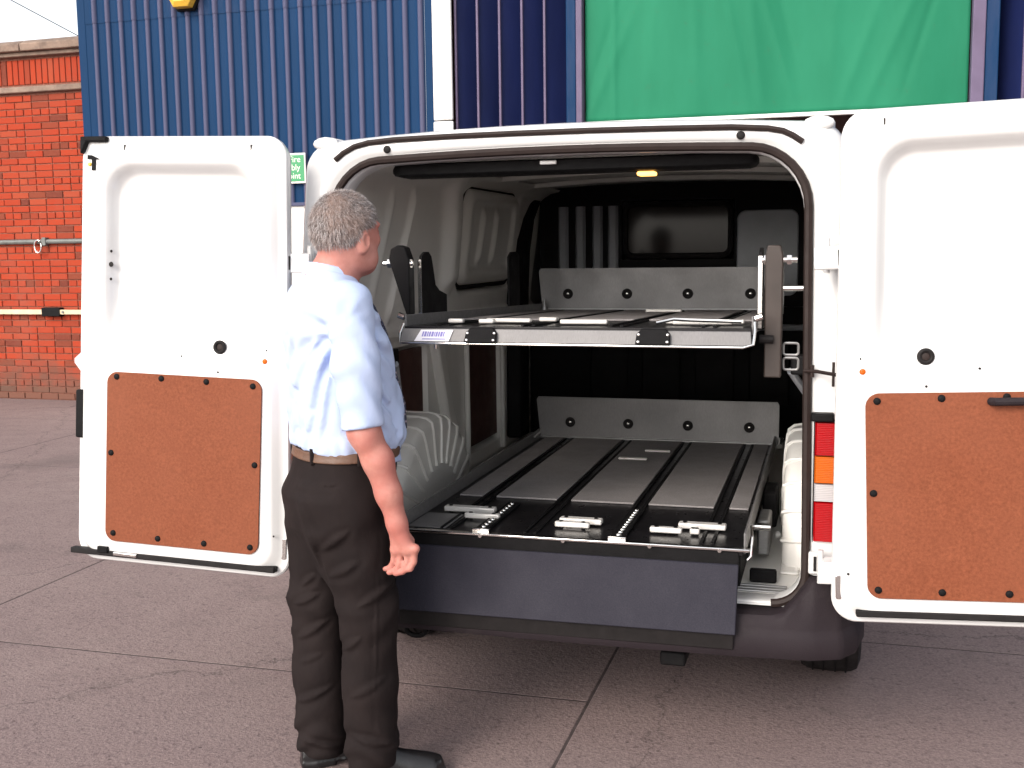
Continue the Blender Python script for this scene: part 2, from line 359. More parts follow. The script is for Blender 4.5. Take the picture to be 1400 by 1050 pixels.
# ------------------------------------------------------------------ brick building
def build_brick():
    yw, xr = 7.22, -6.93
    root = thing('brick_building', 'low red brick building with stone coping left of the blue shed', 'building', (-10, yw, 0))
    MB().box(-16, xr, yw+.012, yw+6, 0, 3.945).build('wall_core', MORTAR, root, 0)
    def brickmesh(l): 
        h, d, b = .0655, .03, .004
        L = [[(-l/2+e, y, -h/2+e), (l/2-e, y, -h/2+e), (l/2-e, y, h/2-e), (-l/2+e, y, h/2-e)] for e, y in ((0, d), (0, b), (b, 0))]
        return MB().loft(L, True, False, True), l
    bm = {}
    for k, l in (('s', .2145), ('h', .102)):
        m_, _ = brickmesh(l); o = m_.build('brick', BRICK, root, 0, flip=False, local=True); o.location = (0, 0, -5); bm[k] = (o.data, l); bpy.data.objects.remove(o)
    items = []
    c = 0; z = .04
    while z < 3.38:
        pat = 'h' if c % 5 == 2 else ('f' if c % 5 == 4 else 's'); x = xr-.002; off = (c % 2)*.11
        if off: x -= .0; items.append((x-.051, z, 'h')); x -= .112
        k = 0
        while x > -13:
            t = 'h' if pat == 'h' else ('s' if pat == 's' else ('h' if k % 3 == 1 else 's')); l = bm[t][1]
            items.append((x-l/2, z, t)); x -= l+.0105; k += 1
        z += .0755; c += 1
    vis = [it for it in items if it[0] > -8.25 and it[1] > .35]; vis.sort(key=lambda t: -t[0]); vis = vis[:300]; vs = set(vis)
    for x, zz, t in vis:
        inst('brick', bm[t][0], root, (x, yw+random.uniform(-.003, .003), zz+random.uniform(-.0015, .0015)), (0, 0, random.uniform(-.01, .01)))
    rest = MB()
    for it in items:
        if it in vs: continue
        x, zz, t = it; l = bm[t][1]; h = .0655; y = yw+random.uniform(-.003, .003); e = .004
        L = [[(x-l/2+e_, yy, zz-h/2+e_), (x+l/2-e_, yy, zz-h/2+e_), (x+l/2-e_, yy, zz+h/2-e_), (x-l/2+e_, yy, zz+h/2-e_)] for e_, yy in ((0, y+.03), (0, y+e), (e, y))]
        rest.loft(L, True, False, True)
    o = rest.build('far_brickwork', BRICKI, root, 0); o['kind'] = 'stuff'
    # soldier course between string course and coping
    for k in range(90):
        x = xr-.05-k*.0765
        if x < -13: break
        o = inst('brick', bm['h'][0], root, (x, yw-.001, 3.645), (0, pi/2, 0), (2.6, 1, 1)) 
    MB().box(-16, xr-.001, yw-.055, yw+.01, 3.42, 3.485).build('string_course', STONE, root, 30, .012)
    MB().box(-16, xr-.001, yw-.07, yw+.01, 3.805, 3.847).build('eaves_board', STONE, root, 30, .008)
    x = xr-.002; k = 0
    while x > -15:
        l = random.uniform(.55, .8)
        MB().loft([[(x-l+.004, yw-.13, 3.85), (x-l+.004, yw-.14, 3.925), (x-l+.004, yw-.05, 3.97+.01*random.random()), (x-l+.004, yw+.3, 4.005), (x-l+.004, yw+.3, 3.85)],
                   [(x-.004, yw-.13, 3.85), (x-.004, yw-.14, 3.925), (x-.004, yw-.05, 3.97+.02*random.random()), (x-.004, yw+.3, 4.005), (x-.004, yw+.3, 3.85)]], True, True, True).build('coping_stone', STONE, root, 30, .01)
        x -= l
    # conduit with shackle, cream pole
    cz = 1.79; t = thing('wall_conduit', 'grey steel conduit running across the brick wall with a shackle', 'conduit', (-8, yw, cz))
    MB().tube([(-13, yw-.03, cz), (-6.97, yw-.03, cz)], .028, 10).build('pipe', GALV, t)
    for x in (-11.6, -9.7, -8.55, -7.62): MB().box(x-.025, x+.025, yw-.064, yw, cz-.045, cz+.045).build('clip', GALV, t, 30, .005)
    ring = [(-7.69+.045*cos(a), yw-.07, cz-.055+.07*sin(a)) for a in np.linspace(R(60), R(390), 16)]
    MB().tube(ring, .009, 8).build('shackle', STEEL, t)
    pz = 1.005; t = thing('wall_pole', 'cream painted pole held on the brick wall by a black bracket', 'pole', (-8, yw, pz))
    MB().box(-12, -7.665, yw-.075, yw-.03, pz-.028, pz+.028).build('bar', CREAM, t, 30, .006)
    MB().box(-7.47, -7.10, yw-.075, yw-.03, pz-.026, pz+.026).build('bar', CREAM, t, 30, .006)
    MB().box(-7.69, -7.45, yw-.085, yw, pz-.05, pz+.05).build('bracket', BLKPL, t, 30, .008)
    MB().cyl((-7.41, yw-.076, pz), (-7.41, yw-.085, pz), .014).build('bolt', GALV, t)
    o = MB().tube([(-7.0, yw-.02, 1.62), (-7.02, yw-.03, 1.5), (-7.10, yw-.03, 1.36), (-7.08, yw-.03, 1.2), (-6.98, yw-.02, 1.1)], .007, 6).build('wall_cable', BLKRUB)
    tag(o, 'thin dark cable hanging in a loop down the brick wall', 'cable')
build_brick()
o = MB().tube([(-29.308, 20.0, 13.463), (-22.076, 20.0, 9.695), (-18.46, 20.0, 7.811), (-16.652, 20.0, 6.869), (-11.228, 20.0, 4.043)], .011, 6).build('overhead_cable', BLKRUB)
tag(o, 'thin overhead cable crossing the white sky', 'cable')

# ------------------------------------------------------------------ blue shed
YF = 7.0
def build_shed():
    root = thing('blue_shed', 'blue corrugated metal clad shed behind the van', 'building', (0, YF, 0))
    xl, xp = -6.885, -2.905
    def corr(x0, n, pitch, z0, z1, y, nm, amp=.032, zs=None):
        prof = [(0, 0), (.10, 0), (.30, 0), (.52, 0), (.54, .08), (.60, .45), (.65, .82), (.71, 1), (.82, 1), (.88, .82), (.93, .45), (.98, .08)]
        xs = [(x0+(k+a)*pitch, y-amp*b) for k in range(n) for a, b in prof]+[(x0+n*pitch, y)]
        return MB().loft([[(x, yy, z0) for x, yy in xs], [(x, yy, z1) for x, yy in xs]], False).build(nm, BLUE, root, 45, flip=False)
    pitch = .1585; x = xl+.09; k = 0
    while x < xp-.01:
        n = min(6, int(round((xp-.0-x)/pitch))); 
        if n < 1: break
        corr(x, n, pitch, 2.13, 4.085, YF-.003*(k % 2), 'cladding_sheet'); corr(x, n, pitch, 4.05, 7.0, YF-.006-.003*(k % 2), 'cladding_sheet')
        x += n*pitch; k += 1
    # corner trim, lower white wall, plinth, right continuation, roof edge
    MB().loft([[(xl-.02, YF+.5, z), (xl-.02, YF+.012, z), (xl-.005, YF-.003, z), (xl+.08, YF-.003, z), (xl+.10, YF+.01, z)] for z in (0, 7.0)], False).build('corner_trim', BLUE, root, 30)
    MB().box(xl, xp, YF-.03, YF+.2, 0, 2.125).build('lower_wall', WHITEW, root, 30, .01)
    for x in np.arange(xl+.4, xp, .62): MB().box(x, x+.014, YF-.034, YF-.028, 0.02, 2.11).build('panel_joint', BLKRUB, root, 0)
    MB().box(xl+.02, xp, YF-.06, YF-.031, 2.10, 2.135).build('drip_flashing', BLUE, root, 30, .004)
    MB().box(xl, 14, YF+.22, YF+.3, 4.75, 7.0).build('backing_wall', NAVY, root, 0)
    MB().box(xl, xl+.05, YF+.3, YF+9, 0, 7.0).build('side_wall', BLUE, root, 0)
    MB().box(xp, -2.705, YF-.05, YF-.012, .02, 2.872).build('white_post', WHITEW, root, 30, .012)
    MB().box(xp+.002, -2.707, YF-.048, YF-.012, 2.882, 7.0).build('white_post', WHITEW, root, 30, .012)
    def leaves(xa, xb, n, mirror):
        w = (xb-xa)/n
        for i in range(n):
            a = xa+i*w
            if mirror: q = ((a+.01, .30), (a+w*.86, .05), (a+w*.90, .075), (a+.04, .33)); e = a+w*.85
            else: q = ((a+.012, .05), (a+w*1.06, .26), (a+w*1.06, .285), (a+.004, .075)); e = a+.0
            lf = fixn(MB().loft([[(x, YF+y, z) for x, y in q] for z in (.05, 4.75)], True, True, True).build('door_leaf', NAVY, root, 30))
            MB().box(e, e+.022, YF+.02, YF+.05, .05, 4.75).build('leaf_edge_strip', LILAC, lf, 30, .004)
    leaves(-2.70, -1.60, 5, False)
    MB().box(-1.595, -1.50, YF-.01, YF+.1, .02, 4.75).build('door_post', BLUE, root, 30, .01)
    MB().box(-1.497, -1.437, YF-.03, YF+.1, .02, 4.75).build('door_post', LILAC, root, 30, .01)
    MB().box(1.925, 2.03, YF-.03, YF+.1, .02, 4.75).build('door_post', LILAC, root, 30, .01)
    MB().box(2.033, 2.14, YF-.01, YF+.1, .02, 4.75).build('door_post', BLUE, root, 30, .01)
    leaves(2.145, 3.45, 6, True)
    MB().box(-2.70, 3.46, YF-.02, YF+.2, 4.755, 5.2).build('door_lintel', BLUE, root, 30, .01)
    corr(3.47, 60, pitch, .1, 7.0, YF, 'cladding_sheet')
    # dark room behind the curtain with a brown lower screen
    MB().add([(-2.86,YF+3,0),(3.62,YF+3,0),(3.62,YF+3,4.8),(-2.86,YF+3,4.8),(-2.86,YF-.01,0),(3.62,YF+.005,0),(3.62,YF+.005,4.8),(-2.86,YF-.01,4.8)],
             [(0,1,2,3),(0,3,7,4),(1,5,6,2),(3,2,6,7)]).build('room_wall', MAROON, root, 0)
    # curtain: its own thing, hanging in the doorway
    t = thing('tarpaulin_curtain', 'green tarpaulin curtain hanging in the shed doorway', 'curtain', (.24, YF, 2.8))
    nx, nz = 150, 50; x0, x1, z0, z1 = -1.425, 1.915, 2.815, 4.74
    X, Z = np.meshgrid(np.linspace(x0, x1, nx), np.linspace(z0, z1, nz))
    def fold(px, pz, sl, wd, a): 
        d = (X-px-(Z-3.5)*sl)/wd; return a*np.exp(-d*d)*sm(.9, .1, np.abs(Z-pz)/1.0)
    Y = YF+.06+.012*np.sin(X*4.1+.6*np.sin(Z*1.3))+.008*np.sin(X*9.3+Z*1.1)
    for q in ((-.05, 3.6, -.22, .035, .03), (.12, 3.4, -.12, .05, .032), (.30, 3.5, -.30, .03, .03), (.42, 3.7, -.25, .04, -.03), (1.35, 3.4, .42, .05, .035), (1.55, 3.5, .30, .03, -.03), (1.1, 3.3, .35, .05, .025), (-1.1, 3.2, .45, .05, .03), (-1.25, 3.4, .35, .03, -.02), (-.8, 3.5, .05, .06, .02), (-.4, 3.6, -.05, .05, .018), (.8, 3.5, .04, .06, .02)):
        Y = Y-fold(*q)*.36
    for cx in (-1.15,): Y = Y-.012*np.exp(-((X-cx)/.02)**2)
    P = np.stack([X, Y, Z], -1).reshape(-1, 3)
    F = [(j*nx+i, j*nx+i+1, (j+1)*nx+i+1, (j+1)*nx+i) for j in range(nz-1) for i in range(nx-1)]
    o = MB().add(P, F).build('sheet', TARP, t, 180); s_ = o.modifiers.new('thick', 'SOLIDIFY'); s_.thickness = .004
    MB().box(x0, x1, YF+.02, YF+.075, 2.775, 2.812).build('bottom_rail', WHITEW, t, 30, .006)
    # green safety sign
    t = thing('safety_sign', 'green safety sign with white lettering on the blue cladding', 'sign', (-4.48, YF-.05, 2.33))
    MB().box(-4.70, -4.272, YF-.062, YF-.052, 2.325, 2.625).build('sign_plate', SIGNW, t, 30, .003)
    MB().box(-4.685, -4.287, YF-.0665, YF-.0625, 2.345, 2.605).build('sign_field', GREENS, t, 0)
    fn = lambda x0, z0: (lambda a, b: (x0+a, YF-.0675, z0+b))
    text('lettering', 'Fire', .085, SIGNW, t, fn(-4.455, 2.535)); text('lettering', 'assembly', .085, SIGNW, t, fn(-4.635, 2.455)); text('lettering', 'point', .085, SIGNW, t, fn(-4.505, 2.372))
    # yellow bell box
    cx, bz = -5.555, 4.10; t = thing('alarm_bell_box', 'yellow hexagonal alarm box high on the blue cladding', 'alarm box', (cx, YF, bz))
    hexa = lambda r, y: [(cx+r*cos(R(60*k)), y, bz+.16+r*sin(R(60*k))) for k in range(6)]
    MB().loft([hexa(.195, YF-.03), hexa(.195, YF-.06), hexa(.18, YF-.07)], True, True, True).build('back_plate', BLKPL, t, 30)
    fixn(MB().loft([hexa(.172, YF-.068), hexa(.168, YF-.15), hexa(.11, YF-.19)], True, True, True).build('cover', YELL, t, 30, .006))
build_shed()

# ------------------------------------------------------------------ van
LEAN = .0527
def yr(z): return LEAN*(z-.6)
VAN = thing('white_van', 'white panel van with both rear doors folded open', 'van', (0, 2.3, 0))
def heightgrid(ys, zs, fx):
    """sheet in the y-z plane; fx(Y,Z) -> x"""
    Y, Z = np.meshgrid(ys, zs); X = fx(Y, Z); ny = len(ys)
    P = np.stack([X, Y, Z], -1).reshape(-1, 3)
    F = [(j*ny+i, j*ny+i+1, (j+1)*ny+i+1, (j+1)*ny+i) for j in range(len(zs)-1) for i in range(ny-1)]
    return MB().add(P, F)
def rbox_sd(Y, Z, y0, y1, z0, z1, r):
    qy = np.abs(Y-(y0+y1)/2)-(y1-y0)/2+r; qz = np.abs(Z-(z0+z1)/2)-(z1-z0)/2+r
    return np.hypot(np.maximum(qy, 0), np.maximum(qz, 0))+np.minimum(np.maximum(qy, qz), 0)-r
def taper(P, k, zc=.6): return [(x*(1-k*max(0, z-zc)), z) for x, z in P]
def crown(P, c, hw, zt): return [(x, z+c*(1-(x/hw)**2)*max(0, min(1, (z-1.6)/(zt-1.6)))) for x, z in P]
def build_van():
    out = lambda e=0: crown(taper(rr(-.945+e, .945-e, .547, 1.985-e, .05, .09), .062), .034, .87, 1.985)
    opn = lambda e=0, rt=.17: crown(taper(rr(-.764-e, .764+e, .556-e*.2, 1.902+e, .10, rt), .014), .020, .75, 1.902)
    at = lambda P, dy: [(x, yr(z)+dy, z) for x, z in P]
    # rear frame ring, one skin from the flanks over the pillar faces into the door jamb
    L = [at(out(-.012), .32), at(out(-.004), .05), at(out(.004), .018), at(out(.016), .004), at(out(.03), 0), at(opn(.05), 0), at(opn(.035), .003), at(opn(.03), .010), at(opn(.012), .012), at(opn(.004), .016), at(opn(0), .026), at(opn(0), .085), at(opn(.05), .10)]
    fixn(MB().loft(L, True).build('rear_frame', PAINT, VAN, 50))
    # outer body
    def sec(y, hw, z0, z1, rt): return [(x, y, z) for x, z in crown(taper(rr(-hw, hw, z0, z1, .06, rt), .05), .05, hw, z1)]
    S = [at(out(-.012), .32)]+[sec(*a) for a in ((.8, .955, .47, 2.0, .13), (1.8, .965, .45, 2.01, .13), (3.1, .97, .45, 2.0, .14), (3.45, .97, .45, 1.93, .18), (4.15, .96, .45, 1.30, .2), (4.55, .93, .45, 1.12, .2), (4.85, .86, .45, .92, .2))]
    fixn(MB().loft(S, True, False, True).build('body_shell', PAINT, VAN, 60))
    # windscreen and side glass of the cab
    MB().add([(-.74, 3.55, 1.90), (.74, 3.55, 1.90), (.82, 4.16, 1.33), (-.82, 4.16, 1.33)], [(0, 1, 2, 3)]).build('windscreen', GLASS, VAN, 0)
    # drip tips / roof ends
    for s in (-1, 1):
        MB().loft([[(s*(.79+.045*cos(a)*q)+s*.03*(1-q), yr(1.98)+.01+dy, 1.985+.022*sin(a)*q) for a in np.linspace(0, 2*pi, 12, endpoint=False)] for q, dy in ((.5, -.008), (1, .0), (1, .25))], True, True, True).build('roof_end_cap', PAINT, VAN, 60)
    # black roof seal strip
    pts = [(-.748, 1.929), (-.719, 1.951), (-.68, 1.970), (-.63, 1.981), (-.54, 1.987), (-.36, 1.990), (-.14, 1.991), (.1, 1.990), (.32, 1.987), (.54, 1.982), (.645, 1.974), (.688, 1.965), (.716, 1.951), (.745, 1.931)]
    MB().tube([(x, yr(z)-.005, z) for x, z in pts], .009, 8).build('roof_seal', SEAL, VAN)
    # door seal around the opening, left open at the sill
    P = at(opn(.014), .004); k0 = [i for i, p in enumerate(P)]
    bot = [i for i in k0 if P[i][2] < .575 and abs(P[i][0]) < .69]
    ring = [P[i] for i in k0 if i not in bot]
    # order ring from bottom-right corner round to bottom-left corner
    st = max(range(len(P)), key=lambda i: (P[i][0] > .6 and P[i][2] < .565)*(10-abs(P[i][0])))
    seq = [P[(st+i) % len(P)] for i in range(len(P))]; seq = [p for p in seq if not (p[2] < .57 and abs(p[0]) < abs(P[st][0])-.001)]
    MB().tube(seq, .0135, 8).build('door_seal', SEAL, VAN)
    for s in (-1, 1): MB().dome((s*.5654, yr(1.9575)-.001, 1.9575), (0, -1, .05), .013, .006, 14).build('blanking_plug', BLKRUB, VAN)
    # interior: floor, roof lining, sides, bulkhead
    FL = MB(); 
    FL.box(-.86, .86, .085, 2.95, .52, .555); FL.build('load_floor', PAINTIN, VAN, 30)
    for i in range(9):
        x = -.72+.18*i; MB().box(x-.03, x+.03, .30, 2.9, .5555, .566).build('floor_swage', PAINTIN, VAN, 30, .008)
    MB().box(-.74, .74, .03, .085, .515, .548).build('sill_plate', ALU, VAN, 30, .004)
    for k in range(3): MB().box(-.72, .72, .093+.028*k, .105+.028*k, .5555, .562).build('sill_rib', ALU, VAN, 30, .003)
    MB().box(.60, .685, .19, .215, .556, .60).build('floor_bracket', BLKPL, VAN, 30, .006)
    ys = np.linspace(.10, 2.95, 286); zs = np.linspace(.55, 1.965, 143)
    def wall(Y, Z, sgn):
        x = .872-.07*sm(1.25, 1.97, Z)-.10*sm(1.86, 1.975, Z)**2
        d = np.zeros_like(Y)
        # quarter panel with a slanted swage, pillar, sliding door panel with its pressed ribs
        rib = np.abs(Y-(.84+.34*(Z-1.6))); d += .02*np.exp(-(rib/.022)**2)*sm(1.30, 1.42, Z)*sm(1.90, 1.82, Z)
        rib2 = np.abs(Y-(.63+.30*(Z-1.6))); d += .012*np.exp(-(rib2/.03)**2)*sm(1.25, 1.35, Z)*sm(1.9, 1.8, Z)
        pil = np.abs(Y-(1.42-.14*(Z-1.5))); d += .055*np.exp(-(pil/.075)**4)*sm(1.40, 1.52, Z)*sm(1.97, 1.90, Z)
        sd = rbox_sd(Y, Z, 1.58, 2.50, 1.46, 1.915, .10)
        d += -.055*np.exp(-((sd-.012)/.014)**2)+.025*sm(.0, -.05, sd)
        ins = rbox_sd(Y, Z, 1.66, 2.38, 1.52, 1.87, .06); d += -.022*sm(.0, -.03, ins)
        for yy in (1.86, 2.08): d += .02*np.exp(-((Y-yy-.10*(Z-1.7))/.028)**4)*sm(1.54, 1.60, Z)*sm(1.85, 1.78, Z)
        d += .02*np.exp(-((Z-1.30)/.03)**4)+.03*sm(1.945, 1.955, Z)
        low = rbox_sd(Y, Z, .30, 1.22, .62, 1.24, .06); d += -.045*sm(.0, -.02, low)
        low2 = rbox_sd(Y, Z, 1.72, 2.32, .62, 1.24, .06); d += -.045*sm(.0, -.02, low2)
        return sgn*(x-d)
    wl = heightgrid(ys, zs, lambda Y, Z: wall(Y, Z, -1)).build('inner_side_panel', PAINTIN, VAN, 60)
    wr = heightgrid(ys, zs, lambda Y, Z: wall(Y, Z, 1)).build('inner_side_panel', PAINTIN, VAN, 60, flip=True)
    for s in (-1, 1):
        sd = [(s*.842, 1.58+.46*(1+cos(a))*1.0, 0) for a in (0,)]
        Pl = rr(1.575, 2.505, 1.455, 1.92, .10); MB().tube([(s*(.872-.07*float(sm(1.25, 1.97, z))+.02), y, z) for y, z in Pl], .013, 6, True).build('panel_seal', BLKRUB, wl if s < 0 else wr)
        MB().box(min(s*.905, s*.885), max(s*.905, s*.885), .34, 1.19, .65, 1.215).build('side_board', MAROON, VAN, 30, .004)
        MB().box(min(s*.905, s*.885), max(s*.905, s*.885), 1.75, 2.30, .65, 1.215).build('side_board', MAROON, VAN, 30, .004)
        # pillar legs in front of the boards
        MB().loft([[(s*.875, 1.24, 1.23), (s*.835, 1.26, 1.23), (s*.835, 1.35, 1.23), (s*.875, 1.37, 1.23)], [(s*.875, 1.36, .9), (s*.835, 1.38, .9), (s*.835, 1.47, .9), (s*.875, 1.49, .9)], [(s*.875, 1.52, .56), (s*.82, 1.54, .56), (s*.82, 1.66, .56), (s*.875, 1.70, .56)]], True, True, True).build('inner_pillar', PAINTIN, VAN, 40, .01)
        for y in (1.735, 2.33): MB().tube([(s*.862, y, .57), (s*.862, y, 1.22)], .014, 8).build('door_frame_edge', PAINTIN, VAN)
        # dark trimmed front pillar
        pts = [(2.46, .60), (2.47, 1.0), (2.48, 1.4), (2.52, 1.62), (2.62, 1.80), (2.80, 1.93)]
        MB().loft([[(s*.87, y-.03, z), (s*.79, y, z), (s*.79, y+.16, z), (s*.87, y+.2, z)] for y, z in pts], True, True, True).build('front_pillar_trim', DKTRIM, VAN, 50, .012)
        # wheel arch box with pressed ribs
        yc, ry, rz, zb = .83, .47, .42, .55; xi = .69
        A = np.linspace(0, pi, 33)
        prof = lambda q, x: [(s*x, yc-ry*q*cos(a), zb+rz*q*sin(a)) for a in A]
        wa = fixn(MB().loft([prof(1.0, .88), prof(1.0, xi+.055), prof(.985, xi+.025), prof(.95, xi+.006), prof(.88, xi), prof(.30, xi-.004), prof(.02, xi-.004)], False).build('wheel_arch', PAINTIN, VAN, 60))
        for i in range(1, 13):
            a = pi*i/13; c, sn = cos(a), sin(a)
            MB().tube([(s*x, yc-ry*q*c, zb+rz*q*sn) for x, q in ((.86, 1.0), (xi+.06, 1.0), (xi+.022, .985), (xi+.003, .95), (xi-.001, .86), (xi-.003, .60), (xi-.006, .52))], .0075, 6).build('pressed_rib', PAINTIN, wa)
    # roof lining with bows
    xs = np.linspace(-.80, .80, 41); RY = [.10+.05*i for i in range(58)]
    MB().loft([[(x, y, 1.968+.03*(1-(x/.8)**2)) for x in xs] for y in RY], False).build('roof_lining', PAINTIN, VAN, 60)
    for y in (.62, 1.22, 1.82, 2.42):
        MB().loft([[(x, y-.045+dy, 1.965+.03*(1-(x/.8)**2)-dz) for dy, dz in ((0, 0), (.012, .022), (.078, .022), (.09, 0))] for x in xs], False).build('roof_bow', PAINTIN, VAN, 40)
    # rear header trim, interior lamp, white clip
    h = lambda x: [(x, yr(1.9)+.10+a, 1.872+b) for a, b in ((0, .010), (.010, .002), (.10, .0), (.13, .015), (.13, .036), (.01, .046), (0, .040))]
    MB().loft([[(p[0], (p[1]-.22)*q+.22, (p[2]-1.895)*q+1.895) for p in h(x)] for x, q in ((-.60, .35), (-.585, .8), (-.56, 1), (0, 1), (.58, 1), (.60, .8), (.61, .35))], True, True, True).build('header_trim', BLKPL, VAN, 40)
    lp = MB().box(.232, .290, yr(1.88)+.13, yr(1.88)+.18, 1.857, 1.870).build('interior_lamp', LAMPM, VAN, 30, .005); lp['label'] = 'small lit orange interior lamp'
    MB().box(-.075, -.02, yr(1.9)+.085, yr(1.9)+.10, 1.898, 1.911).build('trim_clip', PAINT, VAN, 30, .003)
    # bulkhead with pressed ribs, window and dark lower part
    yb = 2.93
    zb0, wz0, wz1, wx0, wx1 = .55, 1.585, 1.875, -.30, .29
    B = MB(); 
    B.box(-.80, wx0-.02, yb, yb+.03, 1.30, 1.99); B.box(wx1+.02, .80, yb, yb+.03, 1.30, 1.99); B.box(wx0-.02, wx1+.02, yb, yb+.03, 1.30, wz0-.02); B.box(wx0-.02, wx1+.02, yb, yb+.03, wz1+.02, 1.99)
    bh = B.build('bulkhead', DKTRIM, VAN, 30)
    MB().box(-.86, .86, yb-.01, yb+.03, .55, 1.298).build('bulkhead_lower', BLKPL, VAN, 30)
    for x in (-.66, -.56, -.46, -.37): MB().loft([[(x-.03, yb, z), (x-.018, yb-.022, z), (x+.018, yb-.022, z), (x+.03, yb, z)] for z in (1.34, 1.36, 1.84, 1.87)], True, True, True).build('pressed_rib', DKSTEEL, bh, 40)
    MB().prism(rr(.325, .655, 1.36, 1.83, .05), lambda a, b, d: (a, d, b), yb-.02, yb-.002).build('bulkhead_panel', DKSTEEL, bh, 40, .008)
    MB().tube([(x, yb-.003, z) for x, z in rr(wx0, wx1, wz0, wz1, .05)], .016, 8, True).build('window_seal', BLKRUB, bh)
    g = MB().prism(rr(wx0, wx1, wz0, wz1, .05), lambda a, b, d: (a, d+.0*(b-1.7), b), yb+.006, yb+.012).build('bulkhead_window', GLASS, bh, 30)
    MB().tube([(-.84, yb-.06, 1.19), (.84, yb-.06, 1.19)], .018, 8).build('cross_rail', DKSTEEL, VAN)
    for x in (-.5, -.2, .1, .4): MB().box(x, x+.22, yb-.03, yb-.012, .75, 1.12).build('bulkhead_press_panel', DKTRIM, VAN, 30, .02)
    # tail lamps with four lenses, hinges, check straps
    for s in (-1, 1):
        X = lambda a, b: (min(s*a, s*b), max(s*a, s*b))
        lx = X(.793, .915)
        tl = fixn(MB().box(lx[0], lx[1], yr(.93)-.006, yr(.93)+.05, .742, 1.118).build('tail_lamp', GREYPL, VAN, 30, .006)); zc = [1.113, 1.012, .929, .874, .752]
        for i, (m_, nm) in enumerate(((REDL, 'red_lens'), (AMBL, 'amber_lens'), (CLRL, 'clear_lens'), (REDL, 'red_lens'))):
            za, zb_ = zc[i+1]+.0012, zc[i]-.0012; bx = X(.797, .911)
            Lp = [[(bx[0]+e, yr(.93)-d, za+e*.3), (bx[1]-e, yr(.93)-d, za+e*.3), (bx[1]-e, yr(.93)-d, zb_-e*.3), (bx[0]+e, yr(.93)-d, zb_-e*.3)] for e, d in ((0, -.002), (0, .014), (.005, .022))]
            fixn(MB().loft(Lp, True, True, True).build(nm, m_, tl, 50))
        for z in (1.60, .69):
            y = yr(z); hg = MB().box(*X(.785, .822), y-.024, y+.002, z-.034, z+.034).build('hinge', PAINT, VAN, 30, .006)
            MB().box(*X(.824, .86), y-.115, y-.028, z-.026, z+.026).build('hinge_arm', PAINT, hg, 30, .006)
            MB().cyl((s*.82, y-.05, z-.05), (s*.82, y-.05, z+.05), .0085).build('hinge_pin', PAINT, hg)
            MB().box(*X(.8, .808), y-.0275, y-.023, z-.022, z+.022).build('hinge_slot', BLKRUB, hg, 0)
        z = 1.262; y = yr(z); MB().tube([(s*.762, y-.012, z), (s*.80, y-.03, z), (s*.852, y-.11, z)], .0055, 8).build('check_strap', SEAL, VAN)
        MB().cyl((s*.785, y-.02, z-.018), (s*.785, y-.02, z+.018), .006, n=8).build('check_strap_pin', SEAL, VAN); MB().cyl((s*.845, y-.10, z-.035), (s*.845, y-.10, z+.035), .004, n=8).build('check_strap_pin', SEAL, VAN)
        z = 1.128; y = yr(z); MB().box(*X(.785, .85), y-.045, y-.001, z-.012, z+.012).build('strap_bracket', BLKPL, VAN, 30, .005)
    # bumper: swept section wrapping round the corners
    xs = [(-.955, .62), (-.957, .35), (-.95, .14), (-.93, .03), (-.885, -.04), (-.80, -.075), (-.6, -.09), (-.3, -.097), (0, -.10), (.3, -.097), (.6, -.09), (.80, -.075), (.885, -.04), (.93, .03), (.95, .14), (.957, .35), (.955, .62)]
    xs = [(x*(1.004 if abs(x) > .84 else 1), y) for x, y in xs]; L = []
    n = len(xs)
    dense = []
    for i in range(n-1):
        for k in range(5): t = k/5; dense.append((xs[i][0]*(1-t)+xs[i+1][0]*t, xs[i][1]*(1-t)+xs[i+1][1]*t))
    dense.append(xs[-1])
    for i, (x, y) in enumerate(dense):
        a = dense[max(0, i-1)]; b = dense[min(len(dense)-1, i+1)]; tx, ty = b[0]-a[0], b[1]-a[1]; l = math.hypot(tx, ty); nx_, ny_ = ty/l, -tx/l
        up = float(sm(.70, .815, abs(x))); zt = .535+.112*up; fl = .5*(1-up)
        sec_ = [(-.13, .405), (-.03, .40), (-.008, .407), (0, .425), (.0, .465), (-.006, .485), (-.010, .49), (-.012+.0*fl, .50), (-.016, zt-.02), (-.03, zt-.003), (-.05, zt), (-.13, zt)]
        L.append([(x+nx_*o, y+ny_*o, z) for o, z in sec_])
    fixn(MB().loft(L, True, True, True).build('rear_bumper', GREYPL, VAN, 40))
    # underside details
    MB().tube([(-.62, .25, .36), (-.60, .4, .36), (-.58, .8, .36)], .03, 14).build('exhaust_pipe', GALV, VAN)
    MB().tube([(-.50+.035*cos(a), .06, .35+.022*sin(a)) for a in np.linspace(0, 2*pi, 17)[:-1]], .009, 8, True).build('towing_eye', BLKPL, VAN)
    MB().box(.34, .42, .0, .12, .325, .37).build('tow_bracket', BLKPL, VAN, 30, .008)
    MB().box(-.80, .80, .3, 4.3, .30, .449).build('underbody', BLKPL, VAN, 30, .03)
    # wheels
    def wheel(x, y):
        s = 1 if x > 0 else -1; r, w = .335, .215
        prof = [(-.42, .60), (-.5, .70), (-.52, .86), (-.47, .95), (-.36, .985), (0, 1.0), (.36, .985), (.47, .95), (.52, .86), (.5, .70), (.42, .60)]
        nA = 72
        L = []
        for k in range(nA):
            a = 2*pi*k/nA; g = -.006 if k % 3 == 0 else 0
            L.append([(x+p*w, y+(r*q+(g if q > .93 else 0))*cos(a), r+(r*q+(g if q > .93 else 0))*sin(a)) for p, q in prof])
        L.append(L[0]); ty = fixn(MB().loft(L, False).build('tyre', BLKRUB, VAN, 30))
